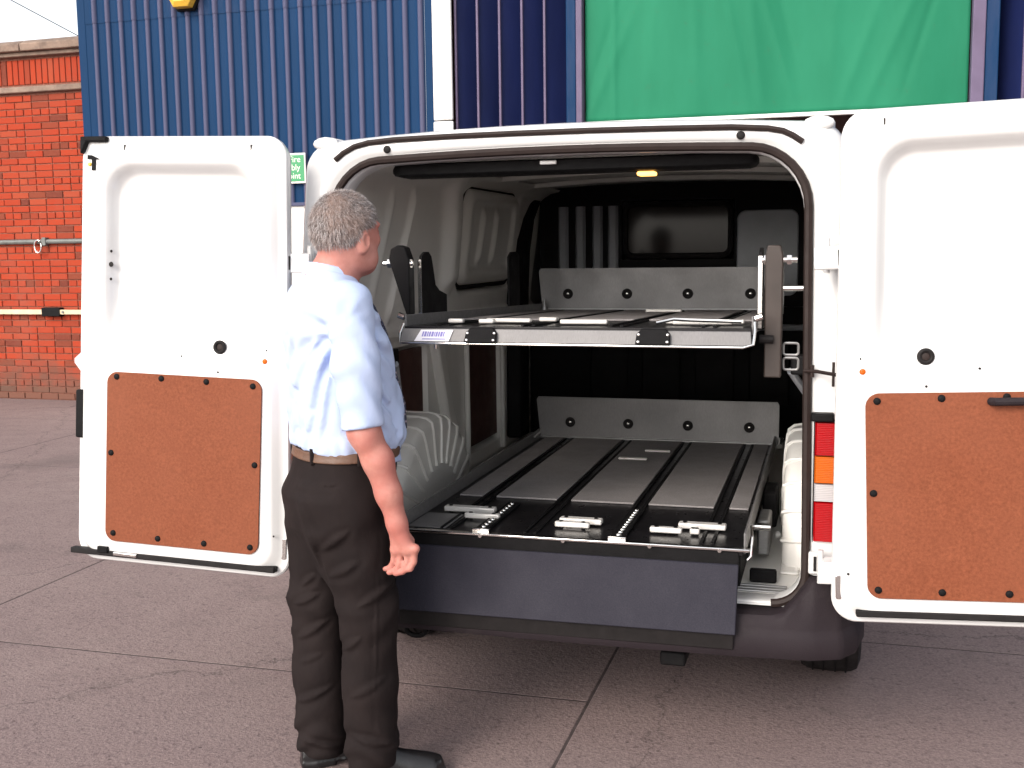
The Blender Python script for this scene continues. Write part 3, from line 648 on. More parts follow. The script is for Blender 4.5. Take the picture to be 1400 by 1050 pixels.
        for p in (-.28, -.1, .1, .28): MB().tube([(x+p*w, y+r*1.0*cos(a), r+r*1.0*sin(a)) for a in np.linspace(0, 2*pi, 49)[:-1]], .0035, 5, True).build('tread_rib', BLKPL, ty)
        rim = [[(x+s*dx, y+r*q*cos(a), r+r*q*sin(a)) for a in np.linspace(0, 2*pi, 33)[:-1]] for q, dx in ((.62, -.09), (.62, .09), (.58, .095), (.52, .05), (.25, .06), (.22, .085), (.05, .09))]
        fixn(MB().loft(rim, True, False, True).build('wheel_rim', ALU, VAN, 40))
    for x, y in ((.855, 1.0), (-.855, 1.0), (.855, 3.95), (-.855, 3.95)): wheel(x, y)
build_van()

# rear doors: parts of the van, each hung on its leaning hinge axis and folded back about 180 degrees
def build_door(s):
    th = 3.184 if s > 0 else 3.113
    h = Vector((-s*sin(.0334), sin(.0642), 0)); h.z = math.sqrt(1-h.length_squared)
    e = Vector((-s, 0, 0)); e = (e-h*e.dot(h)).normalized()
    n0 = h.cross(e); n0 = -n0 if n0.y > 0 else n0
    d = cos(th)*e+sin(th)*n0; H = Vector((s*.8703, -.2205, 0)); nn = h.cross(d); nn = -nn if nn.y > 0 else nn
    D = lambda a, t, k=0: H+d*a+h*t+nn*k
    W, t0, t1 = .802, .566, 2.006
    def lp(i, k, rad=.075, a0=0.): return [D(a+.034*(t-.6)*(1-a/W), t, k) for a, t in rr(a0+i+.003, W-i, t0+i, t1-i, max(.02, rad-i*.3))]
    L = [lp(.012, -.075), lp(.003, -.066), lp(0, -.05), lp(.0, -.034), lp(.004, -.029), lp(.016, -.029), lp(.022, -.027), lp(.027, -.020, .075, .008), lp(.032, -.006, .085, .016), lp(.037, -.002, .085, .020), lp(.046, 0, .085, .022)]
    dep = lambda q: (lambda a, t: -.048*q*float(sm(1.22, 1.5, t)))
    rec = lambda i, q: [D(a+.034*(t-.6)*(1-a/W), t, dep(q)(a, t)) for a, t in rr(.100+i, .690-i, 1.245+i, 1.915-i, max(.012, .10-i*.5))]
    L += [rec(-.006, 0), rec(.0, .03), rec(.008, .16), rec(.018, .5), rec(.028, .84), rec(.036, .97), rec(.046, 1)]
    L += [rec(q, 1) for q in (.08, .13, .18, .23, .275)]
    dr = MB().loft(L, True, True, True)
    dr = fixn(dr.build('rear_door', PAINT, VAN, 40))
    dr['label'] = 'rear door folded open on the left behind the man' if s < 0 else 'rear door folded open on the right edge'
    # hardboard panel with ten screws
    MB().prism(rr(.101, .671, .644, 1.219, .038), lambda a, b, k: D(a, b, k), .001, .0065).build('hardboard_panel', HB, dr, 30, .0015)
    for a, t in ((.132, 1.197), (.300, 1.203), (.466, 1.205), (.634, 1.203), (.120, .94), (.652, .945), (.130, .668), (.298, .666), (.470, .667), (.640, .672)):
        MB().dome(D(a, t, .0064), nn, .0105, .006, 12).build('panel_screw', BLKPL, dr)
    # grommet, amber plug, small holes
    MB().tube([D(.262+.017*cos(a), 1.318+.017*sin(a), -.008 if True else 0) for a in np.linspace(0, 2*pi, 25)[:-1]], .0065, 8, True).build('grommet', BLKRUB, dr)
    MB().dome(D(.262, 1.318, -.012), nn, .017, .005, 16).build('grommet_cap', SEAL, dr)
    MB().dome(D(.095, 1.279, -.001), nn, .009, .005, 12).build('amber_plug', AMBL, dr)
    for a, t, r_ in ((.40, 1.282, .004), (.262, 1.236, .004), (.675, 1.622, .005), (.675, 1.578, .009), (.675, 1.529, .005), (.05, .71, .0035), (.09, 1.315, .003)):
        k = -.048*float(sm(1.22, 1.5, t)) if .13 < a < .64 and t > 1.28 else (-.014 if a > .66 and t > 1.4 else 0)
        MB().dome(D(a, t, k-.0005), nn, r_, .002, 10).build('screw_hole_plug', BLKRUB, dr)
    for a in (.16, .62): MB().box(0, 0, 0, 0, 0, 0) if False else MB().prism([(a-.002, 1.955), (a+.002, 1.955), (a+.002, 1.973), (a-.002, 1.973)], lambda x, y, k: D(x, y, k), -.004, .001).build('drain_slot', SEAL, dr, 0)
    # rubber strip along the bottom edge
    a0, a1 = (.045, .81) if s < 0 else (.07, .80)
    MB().prism([(a0, .588), (a1, .588), (a1, .608), (a0, .608)], lambda x, y, k: D(x, y, k), -.028, .002).build('bottom_seal', BLKRUB, dr, 30, .004)
    MB().prism([(.66, .600), (.70, .600), (.70, .622), (.66, .622)], lambda x, y, k: D(x, y, k), -.01, .010).build('latch_striker', BLKPL, dr, 30, .003)
    MB().prism([(.55, .594), (.64, .594), (.64, .607), (.55, .607)], lambda x, y, k: D(x, y, k), .0, .009).build('latch_plate', STEEL, dr, 30, .003)
    # latch on the free edge, top lock, t-shaped guide
    MB().prism([(.772, .985), (.806, .985), (.806, 1.15), (.772, 1.15)], lambda x, y, k: D(x, y, k), -.05, -.012).build('edge_latch', BLKPL, dr, 30, .006)
    MB().prism([(.70, 1.985), (.775, 1.985), (.79, 1.95), (.80, 1.945), (.80, 2.003), (.70, 2.004)], lambda x, y, k: D(x, y, k), -.05, -.012).build('top_lock', BLKPL, dr, 30, .005)
    MB().prism([(.712, 1.925), (.757, 1.925), (.757, 1.938), (.742, 1.938)][::-1]+[], lambda x, y, k: D(x, y, k), -.002, .005).build('lock_guide', BLKPL, dr, 30)
    MB().prism([(.728, 1.888), (.741, 1.888), (.741, 1.926), (.728, 1.926)], lambda x, y, k: D(x, y, k), -.002, .0045).build('lock_guide', BLKPL, dr, 30)
    MB().dome(D(.751, 1.908, 0), nn, .007, .004, 10).build('lock_pin', YELL, dr)
    # outside handle housing showing past the free edge
    MB().loft([[D(.70, 1.205, -.085), D(.70, 1.275, -.085), D(.70, 1.275, -.13), D(.70, 1.205, -.13)], [D(.835, 1.205, -.085), D(.835, 1.275, -.085), D(.835, 1.265, -.125), D(.835, 1.215, -.125)], [D(.868, 1.236, -.092), D(.868, 1.250, -.092), D(.868, 1.249, -.105), D(.868, 1.237, -.105)]], True, True, True).build('handle_housing', PAINT, dr, 40)
    # hinge-side reinforcement patch, pull bar on the right door
    MB().prism(rr(.016, .034, .63, .70, .006, na=3), lambda x, y, k: D(x, y, k), -.029, -.0255).build('edge_plate', STEEL, dr, 30, .002)
    if s > 0:
        b = MB().tube([D(.425, 1.194, .012), D(.432, 1.194, .03), D(.62, 1.194, .03), D(.627, 1.194, .012)], .0115, 10).build('pull_bar', GREYPL, dr)
    for t in (1.60, .70):
        MB().prism([(-.03, t-.032), (.05, t-.032), (.05, t+.032), (-.03, t+.032)], lambda x, y, k: D(x, y, k), -.06, -.045).build('hinge_leaf', PAINT, dr, 30, .005)
        MB().prism([(.035, t-.022), (.041, t-.022), (.041, t+.022), (.035, t+.022)], lambda x, y, k: D(x, y, k), -.045, -.035).build('hinge_slot', BLKRUB, dr, 0)
build_door(-1); build_door(1)

# ------------------------------------------------------------------ decks
def deck_common(t, x0, x1, yf, yb, zf, zb_, wall_h):
    """floor tray with four dark tracks, grey mats between them, black front plate, back board with four bolts"""
    zz = lambda y: zf+(zb_-zf)*(y-yf)/(yb-yf)
    Q = lambda x, y, k: (x, y, zz(y)+k)
    def pan(nm, m, xa, xb, ya, yb2, k0, k1, bev=.002):
        return MB().add([Q(xa, ya, k0), Q(xb, ya, k0), Q(xb, yb2, k0), Q(xa, yb2, k0), Q(xa, ya, k1), Q(xb, ya, k1), Q(xb, yb2, k1), Q(xa, yb2, k1)],
                        [(0,3,2,1),(4,5,6,7),(0,1,5,4),(1,2,6,5),(2,3,7,6),(3,0,4,7)]).build(nm, m, t, 30, bev)
    pan('deck_floor', BLKG, x0, x1, yf, yb, -.02, 0)
    tr = [-.347, -.069, .209, .487]
    ed = [x0+.03]+tr+[x1-.02]
    ym = yf+.50
    for i in range(5):
        a = ed[i]+(.026 if i else 0); b = ed[i+1]-(.026 if i < 4 else 0)
        pan('floor_mat', MATG, a, b, ym, yb-.012, .001, .008)
    for x in tr: 
        pan('track', BLKPL, x-.022, x-.012, yf+.03, yb-.02, .001, .006, 0); pan('track', BLKPL, x+.012, x+.022, yf+.03, yb-.02, .001, .006, 0)
    # side walls and front lip
    pan('side_wall', ALUD, x0-.006, x0, yf+.02, yb, -.02, wall_h); pan('side_wall', ALUD, x1, x1+.006, yf+.02, yb, -.02, wall_h)
    # back board with folded foot
    zt = zz(yb)
    bb = MB().prism([(x0, zt-.01), (x1+.02, zt-.01), (x1+.02, zt+.185), (x1+.012, zt+.198), (x0-.012, zt+.198), (x0-.02, zt+.185)], lambda a, b, k: (a, k+.03*(b-zt), b), yb, yb+.006).build('back_board', ALUD, t, 30)
    MB().box(x0, x1, yb-.02, yb, zt+.0085, zt+.0125).build('back_flange', ALU, t, 30)
    for x in tr:
        b = MB().tube([(x+.016*cos(a), yb-.002, zt+.08+.016*sin(a)) for a in np.linspace(0, 2*pi, 19)[:-1]], .008, 8, True).build('bolt_washer', BLKRUB, bb)
        MB().dome((x, yb-.001, zt+.08), (0, -1, 0), .009, .006, 10).build('bolt_head', STEEL, bb)
    return Q, pan, tr

def build_lower():
    x0, x1, yf, yb, z = -.492, .598, -.068, 1.73, .733
    t = thing('lower_sliding_deck', 'lower grey sliding deck with black front plate and hanging apron', 'sliding deck', (.05, .8, .57))
    Q, pan, tr = deck_common(t, x0, x1, yf, yb, z, z, .045)
    MB().box(x0-.012, x1+.02, yf-.012, yf+.008, z-.006, z+.004).build('front_edge', STEEL, t, 30, .003)
    MB().tube([(x1+.012, yf-.004, z-.03), (x1+.022, yf+.0, z-.02), (x1+.024, yf+.03, z+.03), (x1+.018, yf+.09, z+.05)], .0045, 8).build('end_hook', STEEL, t)
    # apron: recessed top strip, coated plate and a dark strip added as the shadow beneath
    MB().box(x0-.01, x1-.012, yf-.006, yf+.012, z-.055, z-.0075).build('apron_rail', BLKPL, t, 30, .003)
    ap = MB().add([(x0-.012, yf-.014, z-.045), (x1-.012, yf-.014, z-.045), (x1-.016, yf-.052, .484), (x0-.012, yf-.052, .478), (x0-.012, yf-.004, z-.045), (x1-.012, yf-.004, z-.045), (x1-.016, yf-.034, .484), (x0-.012, yf-.034, .478)],
             [(0,3,2,1),(4,5,6,7),(0,1,5,4),(1,2,6,5),(2,3,7,6),(3,0,4,7)]); fixn(ap.build('apron', APRON, t, 30, .003))
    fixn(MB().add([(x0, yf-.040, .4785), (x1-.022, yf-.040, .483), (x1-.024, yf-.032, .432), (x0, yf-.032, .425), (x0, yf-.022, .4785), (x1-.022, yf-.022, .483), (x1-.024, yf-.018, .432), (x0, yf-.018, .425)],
             [(0,3,2,1),(4,5,6,7),(0,1,5,4),(1,2,6,5),(2,3,7,6),(3,0,4,7)]).build('apron_shadow_strip', BLKRUB, t, 30, .003))
    for x in (-.22, .05, .32, .53): MB().cyl((x, yf-.013, z-.004), (x, yf-.016, z-.004), .006, n=10).build('edge_rivet', STEEL, t)
    # slide handles: pale bars on the black plate
    for xa, xb, ya, yb2 in ((-.43, -.25, .17, .205), (-.33, -.21, .09, .115), (-.005, .135, .095, .13), (-.008, .105, .045, .065), (.38, .53, .115, .15), (.30, .40, .045, .068), (.425, .455, .05, .07)):
        o = pan('slide_bar', STEELW, xa, xb, ya, yb2, .006, .024, .004)
        for xx in (xa+.02, xb-.02): MB().cyl((xx, (ya+yb2)/2, z+.001), (xx, (ya+yb2)/2, z+.026), .007, n=8).build('bar_stud', BLKPL, o)
    pan('slide_plate', ALUD, x0+.01, x0+.14, yf+.03, yf+.22, .001, .004)
    for x in (-.225, .215):
        tk = pan('anchor_track', BLKPL, x-.022, x+.022, yf+.015, yf+.40, .002, .012)
        for i in range(11):
            y = yf+.04+i*.033; MB().dome((x, y, z+.0115), (0, 0, 1), .0085, .007, 8).build('track_stud', STEEL, tk)
        pan('track_end', STEEL, x-.028, x+.028, yf+.006, yf+.022, .001, .014)
    pan('release_bar', STEELW, -.02+.0, .10, 1.22, 1.245, .008, .016, .003)
    pan('release_bar', STEELW, .06, .17, 1.42, 1.44, .008, .016, .003)
    # underframe
    for x in (x0+.03, x1-.06): MB().box(x, x+.04, .1, 1.7, .567, z-.021).build('frame_rail', BLKPL, t, 30, .004)
    for y in (.25, .95, 1.6): MB().box(x0+.07, x1-.06, y, y+.05, .60, z-.021).build('cross_member', BLKPL, t, 30, .004)
    MB().box(x1+.008, x1+.05, .45, .62, .575, .70).build('latch_block', ALU, t, 30, .008); MB().box(x1+.008, x1+.06, .75, .95, .60, .73).build('latch_block', DKTRIM, t, 30, .008)
    MB().cyl((x1+.006, .30, z-.02), (x1+.06, .30, z-.02), .012).build('roller_pin', STEEL, t)
    for s in (x0-.01, x1+.03): MB().cyl((s, 1.6, z+.02), (s, 1.74, z+.03), .012).build('corner_buffer', STEEL, t)
build_lower()

def build_upper():
    x0, x1, yf, yb, zf, zb_ = -.468, .612, -.062, 1.70, 1.392, 1.342
    t = thing('upper_lifting_deck', 'upper grey deck with a white label on its front edge, on pivoting bracket plates', 'sliding deck', (.07, .8, 1.3))
    Q, pan, tr = deck_common(t, x0, x1, yf, yb, zf, zb_, .035)
    # sloping front fascia with bright lower edge
    fa = fixn(MB().add([(x0-.004, yf-.002, 1.385), (x1, yf-.002, 1.383), (x1+.004, yf-.024, 1.342), (x0-.008, yf-.024, 1.345), (x0-.004, yf+.006, 1.385), (x1, yf+.006, 1.383), (x1+.004, yf-.016, 1.342), (x0-.008, yf-.016, 1.345)],
              [(0,3,2,1),(4,5,6,7),(0,1,5,4),(1,2,6,5),(2,3,7,6),(3,0,4,7)]).build('front_fascia', ALUD, t, 30, .002))
    MB().tube([(x0-.006, yf+.01, 1.40), (x0-.012, yf-.01, 1.37), (x0-.006, yf-.024, 1.341), (x1-.02, yf-.024, 1.338), (x1+.008, yf-.018, 1.346), (x1+.012, yf-.0, 1.385), (x1+.01, yf+.01, 1.41)], .0042, 8).build('edge_rod', STEEL, t)
    FP = lambda x, k, o=0: (x, yf-.0035-.0226*(1-k)-.002-o, 1.3445+.0395*k)
    fixn(MB().prism([(-.425, .06), (-.31, .06), (-.30, .94), (-.408, .94)], lambda a, b, k: FP(a, b, k), 0, .0015).build('maker_label', LABELW, fa, 0))
    xx = -.402
    for wd in (.005, .007, .004, .006, .007, .003, .006, .005, .007, .004):
        MB().prism([(xx, .42), (xx+wd, .42), (xx+wd+.002, .80), (xx+.002, .80)], lambda a, b, k: FP(a, b, k), .0016, .0022).build('label_print', LABELB, fa, 0); xx += wd+.0022
    MB().prism([(-.40, .20), (-.322, .20), (-.320, .27), (-.398, .27)], lambda a, b, k: FP(a, b, k), .0016, .0022).build('label_print', LABELB, fa, 0)
    for x in (-.205, .33):
        lt = fixn(MB().prism([(x-.052, .0), (x+.052, .0), (x+.050, .75), (x+.036, 1.15), (x-.036, 1.15), (x-.050, .75)], lambda a, b, k: FP(a, b, k), .001, .013).build('latch', BLKPL, fa, 30, .003))
        for dx in (-.043, .043):
            for k in (.2, .72): MB().dome(FP(x+dx, k, .013), (0, -1, .3), .0055, .004, 8).build('latch_bolt', STEEL, lt)
    for xa, xb, ya, yb2 in ((-.36, -.31, .05, .075), (-.25, -.10, .11, .14), (-.25, -.20, .03, .06), (.02, .17, .02, .045), (.34, .42, .10, .13), (.45, .58, .10, .13), (.37, .55, .03, .05), (-.10, -.04, .22, .26)):
        pan('slide_bar', STEELW, xa, xb, ya, yb2, .006, .020, .004)
    pan('release_bar', STEELW, .085, .235, 1.28, 1.31, .008, .02, .003)
    MB().tube([(.33, yf+.03, 1.405), (.38, yf+.05, 1.415), (.43, yf+.06, 1.412), (.58, yf+.06, 1.408)], .006, 8).build('release_rod', STEEL, t)
    # pivot plates: both sides, front and rear, and the links to the van sides
    P1 = [(.12, 1.375), (.375, 1.372), (.375, 1.475), (.30, 1.492), (.262, 1.512), (.238, 1.58), (.225, 1.61), (.20, 1.625), (.165, 1.625), (.135, 1.612), (.122, 1.585)]
    for s, xe in ((-1, x0-.008), (1, x1+.008)):
        F = lambda a, b, k, s=s, xe=xe: (xe+s*k, a, b)
        fixn(MB().prism(P1, F, 0, .010).build('pivot_plate', DKTRIM, t, 30, .0015))
        MB().prism([(.121, 1.38), (.1245, 1.38), (.1265, 1.60), (.123, 1.60)], lambda a, b, k, s=s, xe=xe: (xe+s*k, a-.0035, b), -.001, .011).build('plate_edge', STEEL, t, 0)
        fixn(MB().prism([(1.17, 1.36), (1.33, 1.36), (1.33, 1.60), (1.30, 1.62), (1.21, 1.62), (1.17, 1.60)], F, 0, .010).build('pivot_plate', DKTRIM, t, 30, .0015))
        # link arm outboard of the plate
        xa = xe+s*.045
        if s < 0:
            Pq = [(xa-.045, 1.60), (xa-.038, 1.635), (xa-.012, 1.648), (xa+.012, 1.64), (xa+.026, 1.60), (xa+.026, 1.42), (xa+.012, 1.42)]
        else:
            Pq = [(xa-.022, 1.235), (xa+.028, 1.235), (xa+.030, 1.60), (xa+.022, 1.632), (xa-.016, 1.632), (xa-.022, 1.60)]
        fixn(MB().prism(Pq, lambda a, b, k: (a, k, b), .06, .11).build('link_arm', DKTRIM if s < 0 else BRNP, t, 30, .004))
        MB().cyl((xe+s*.012, .08, 1.588), (xe+s*.115, .08, 1.588), .009, n=10).build('pivot_pin', STEEL, t)
        for q in (.018, .085): MB().cyl((xe+s*q, .08, 1.588), (xe+s*(q+.014), .08, 1.588), .016, n=6).build('pivot_nut', STEEL, t)
        if s > 0: MB().cyl((xe+s*.07, .085, 1.503), (xe+s*.14, .085, 1.503), .009, n=10).build('pivot_pin', STEEL, t)
        MB().cyl((xe+s*.01, .05, 1.352), (xe+s*.05, .05, 1.352), .013, n=10).build('buffer', BLKRUB, t)
        MB().cyl((xe+s*.002, yf+.03, 1.418), (xe+s*.022, yf+.03, 1.425), .010, n=8).build('corner_stud', STEEL, t)
        MB().box(min(xe+s*.10, xe+s*.20), max(xe+s*.10, xe+s*.20), .10, .16, 1.24, 1.30).build('wall_mount', BLKPL, t, 30, .006)
        MB().tube([(xe+s*.10, .12, 1.25), (xe+s*.18, .35, 1.10)], .012, 8).build('gas_strut', DKSTEEL, t)
    for z0 in (1.337, 1.292):   # pair of square tubes on the right side wall
        MB().tube([(x, .10, z) for x, z in rr(.698, .742, z0-.036, z0, .008, na=3, ns=2)], .004, 6, True).build('tube_end', ALU, t)
    MB().tube([(-.385, -.0, 1.315), (-.385, 0, 1.372)], .006, 8).build('stop_pin', STEEL, t)
    MB().box(-.46, .60, .02, .06, 1.335, 1.366).build('front_cross_member', BLKPL, t, 30, .004)
    MB().box(-.46, .60, 1.2, 1.25, 1.30, 1.334).build('rear_cross_member', BLKPL, t, 30, .004)
    for s in (-1, 1): MB().cyl((.07+s*.52, 1.66, 1.345), (.07+s*.52, 1.66, 1.40), .016, .004).build('corner_cone', ALU, t)
build_upper()


# ------------------------------------------------------------------ person (built from blended distance fields, meshed by surface nets)
def surface_nets(fn, lo, hi, h, blk=16):
    lo = np.array(lo, float); n = np.ceil((np.array(hi)-lo)/h).astype(int)+1
    V = np.full(n, 1.0, np.float32)
    ax = [lo[i]+h*np.arange(n[i], dtype=np.float32) for i in range(3)]
    rad = h*blk*.5*1.75
    for i in range(0, n[0], blk):
        for j in range(0, n[1], blk):
            ks = np.arange(0, n[2], blk)
            ctr = np.array([[ax[0][min(i+blk//2, n[0]-1)], ax[1][min(j+blk//2, n[1]-1)], ax[2][min(k+blk//2, n[2]-1)]] for k in ks])
            dc = fn(ctr)
            for k, dd in zip(ks, dc):
                sl = (slice(i, min(i+blk, n[0])), slice(j, min(j+blk, n[1])), slice(k, min(k+blk, n[2])))
                if abs(dd) > rad*1.6: V[sl] = 1.0 if dd > 0 else -1.0; continue
                g = np.stack(np.meshgrid(ax[0][sl[0]], ax[1][sl[1]], ax[2][sl[2]], indexing='ij'), -1).reshape(-1, 3)
                V[sl] = fn(g).reshape(V[sl].shape)
    S = V < 0; c = [slice(0, -1), slice(1, None)]
    cnt = sum(S[c[a], c[b], c[d]].astype(np.int8) for a in (0, 1) for b in (0, 1) for d in (0, 1))
    act = (cnt > 0) & (cnt < 8); idx = np.argwhere(act); ID = np.full(act.shape, -1, np.int64); ID[act] = np.arange(len(idx))
    acc = np.zeros((len(idx), 3)); wt = np.zeros(len(idx))
    for a in range(3):
        o = [x for x in range(3) if x != a]
        for b in (0, 1):
            for d in (0, 1):
                p0 = idx.copy(); p0[:, o[0]] += b; p0[:, o[1]] += d; p1 = p0.copy(); p1[:, a] += 1
                v0 = V[tuple(p0.T)]; v1 = V[tuple(p1.T)]; m = (v0 < 0) != (v1 < 0)
                t = v0[m]/(v0[m]-v1[m]); q = p0[m].astype(float); q[:, a] += t; acc[m] += q; wt[m] += 1
    P = lo+h*acc/wt[:, None]
    F = []
    for a in range(3):
        o = [x for x in range(3) if x != a]; s0 = [slice(None)]*3; s1 = [slice(None)]*3; s0[a] = slice(0, -1); s1[a] = slice(1, None)
        ch = S[tuple(s0)] != S[tuple(s1)]; e = np.argwhere(ch)
        ok = np.ones(len(e), bool)
        for q in o: ok &= (e[:, q] > 0) & (e[:, q] < n[q]-1)
        e = e[ok]; quad = []
        for b, d in ((-1, -1), (0, -1), (0, 0), (-1, 0)):
            w = e.copy(); w[:, o[0]] += b; w[:, o[1]] += d; quad.append(ID[tuple(w.T)])
        quad = np.stack(quad, 1); fl = S[tuple(e.T)]
        if a == 1: fl = ~fl
        quad[~fl] = quad[~fl][:, ::-1]; F.append(quad)
    return P, np.concatenate(F)
def relax(P, F, it=2, lam=.5):
    e = np.concatenate([F[:, [0, 1]], F[:, [1, 2]], F[:, [2, 3]], F[:, [3, 0]]]); e = np.concatenate([e, e[:, ::-1]])
    for k in range(it):
        s = np.zeros_like(P); c = np.zeros(len(P)); np.add.at(s, e[:, 0], P[e[:, 1]]); np.add.at(c, e[:, 0], 1)
        P = P+lam*(s/np.maximum(c, 1)[:, None]-P)
    return P
def npmesh(name, P, F, m, parent, it=2):
    P = relax(P, F, it); me = bpy.data.meshes.new(name); me.vertices.add(len(P)); me.vertices.foreach_set('co', P.astype(np.float32).ravel())
    me.loops.add(F.size); me.loops.foreach_set('vertex_index', F.astype(np.int32).ravel()); me.polygons.add(len(F))
    me.polygons.foreach_set('loop_start', np.arange(0, F.size, 4, dtype=np.int32)); me.update(calc_edges=True); me.validate()
    return finish(name, me, m, parent, 180)
def smin(a, b, k):
    h = np.clip(.5+.5*(b-a)/k, 0, 1); return b*(1-h)+a*h-k*h*(1-h)
def capsule(p, a, b, ra, rb):
    a = np.array(a); b = np.array(b); ab = b-a; t = np.clip(((p-a)@ab)/(ab@ab), 0, 1)
    return np.linalg.norm(p-a-t[:, None]*ab, axis=1)-(ra+(rb-ra)*t)
def chain(p, pts, rs, k=.01):
    d = None
    for i in range(len(pts)-1):
        c = capsule(p, pts[i], pts[i+1], rs[i], rs[i+1]); d = c if d is None else smin(d, c, k)
    return d
def ellip(p, c, r, ang=0):
    q = p-np.array(c)
    if ang:
        x = q[:, 0]*cos(ang)+q[:, 1]*sin(ang); y = -q[:, 0]*sin(ang)+q[:, 1]*cos(ang); q = np.stack([x, y, q[:, 2]], 1)
    r = np.array(r); k0 = np.linalg.norm(q/r, axis=1); k1 = np.linalg.norm(q/(r*r), axis=1)
    return k0*(k0-1)/np.maximum(k1, 1e-6)
def stack(p, secs, ang):
    """elliptical sections along z: (z, fwd, side, half depth, half width), body turned by ang"""
    z = p[:, 2]; S = np.array(secs); f, s, a, b = (np.interp(z, S[:, 0], S[:, i]) for i in (1, 2, 3, 4))
    F_ = np.array([cos(ang), sin(ang)]); Rv = np.array([sin(ang), -cos(ang)])
    x = (p[:, :2]-TC)@F_-f; y = (p[:, :2]-TC)@Rv-s
    n = 2.3; k = (np.abs(x/a)**n+np.abs(y/b)**n)**(1/n)
    return (k-1)*np.minimum(a, b), x, y
TC = np.array([-.085, 0.0]); PHI = R(28); HPH = R(50)
def bl(f, r, z): return (TC[0]+f*cos(PHI)+r*sin(PHI), TC[1]+f*sin(PHI)-r*cos(PHI), z)
def fbm(p, s, seed=0):
    q = p*s+seed; return (np.sin(q[:, 0]*1.7+1.3*np.sin(q[:, 1]*1.1+q[:, 2]*.7))+np.sin(q[:, 1]*2.1+1.1*np.sin(q[:, 2]*1.3+q[:, 0]*.9))+np.sin(q[:, 2]*1.9+1.2*np.sin(q[:, 0]*1.2+q[:, 1]*.8)))/3

HC = np.array([-.050, 0.0, 1.692])        # head centre
def hl(f, r, z): return (HC[0]+f*cos(HPH)+r*sin(HPH), HC[1]+f*sin(HPH)-r*cos(HPH), HC[2]+z)
def head_core(p):
    d = ellip(p, hl(-.012, 0, .012), (.101, .080, .098), HPH)
    d = smin(d, ellip(p, hl(.030, 0, -.045), (.070, .064, .085), HPH), .03)      # face
    d = smin(d, ellip(p, hl(.058, 0, -.105), (.036, .044, .030), HPH), .03)      # chin
    for s in (-1, 1):
        d = smin(d, ellip(p, hl(.02, s*.055, -.085), (.045, .018, .035), HPH), .03)   # jaw
        d = smin(d, ellip(p, hl(.072, s*.034, -.028), (.022, .022, .018), HPH), .02)  # cheek
    d = smin(d, ellip(p, hl(.088, 0, .018), (.014, .05, .012), HPH), .02)        # brow
    return d
SHR = bl(-.035, .185, 1.475); SHL = bl(-.02, -.185, 1.478)
ELB = (.012, -.215, 1.115); WRI = (.100, -.205, .842)
def arm_hand():
    """right arm: joints and finger chains"""
    hd = np.array((.118, -.200, .762))       # knuckle line centre
    ch = []
    # back of the hand faces the camera and forward, fingers curl back towards the thigh
    across = np.array((.36, -.15, .05)); across /= np.linalg.norm(across)
    roots = [hd+across*x for x in (.036, .013, -.011, -.033)]
    dn = np.array((-.10, .05, -1.0)); dn /= np.linalg.norm(dn); bk = np.array((-.80, .22, -.30)); bk /= np.linalg.norm(bk); mid = np.array((-.42, .14, -.82)); mid /= np.linalg.norm(mid)
    for r0, l, rad in zip(roots, (.93, 1.05, 1.0, .82), (.0098, .0102, .0098, .0088)):
        a = r0; b = a+dn*.042*l; c = b+mid*.027*l; e = c+bk*.024*l; ch.append(([tuple(a), tuple(b), tuple(c), tuple(e)], [rad*1.1, rad, rad*.93, rad*.82]))
    t0 = np.array(WRI)+np.array((.012, .026, -.03)); t1 = t0+np.array((.020, .024, -.035)); t2 = t1+np.array((.004, .006, -.034)); t3 = t2+np.array((-.008, -.002, -.026))
    ch.append(([tuple(t0), tuple(t1), tuple(t2), tuple(t3)], [.016, .0125, .011, .0092]))
    return hd, across, roots, ch
HD, ACR, ROOTS, FING = arm_hand()
LEL = bl(-.02, -.235, 1.155); LWR = bl(.04, -.215, .895)
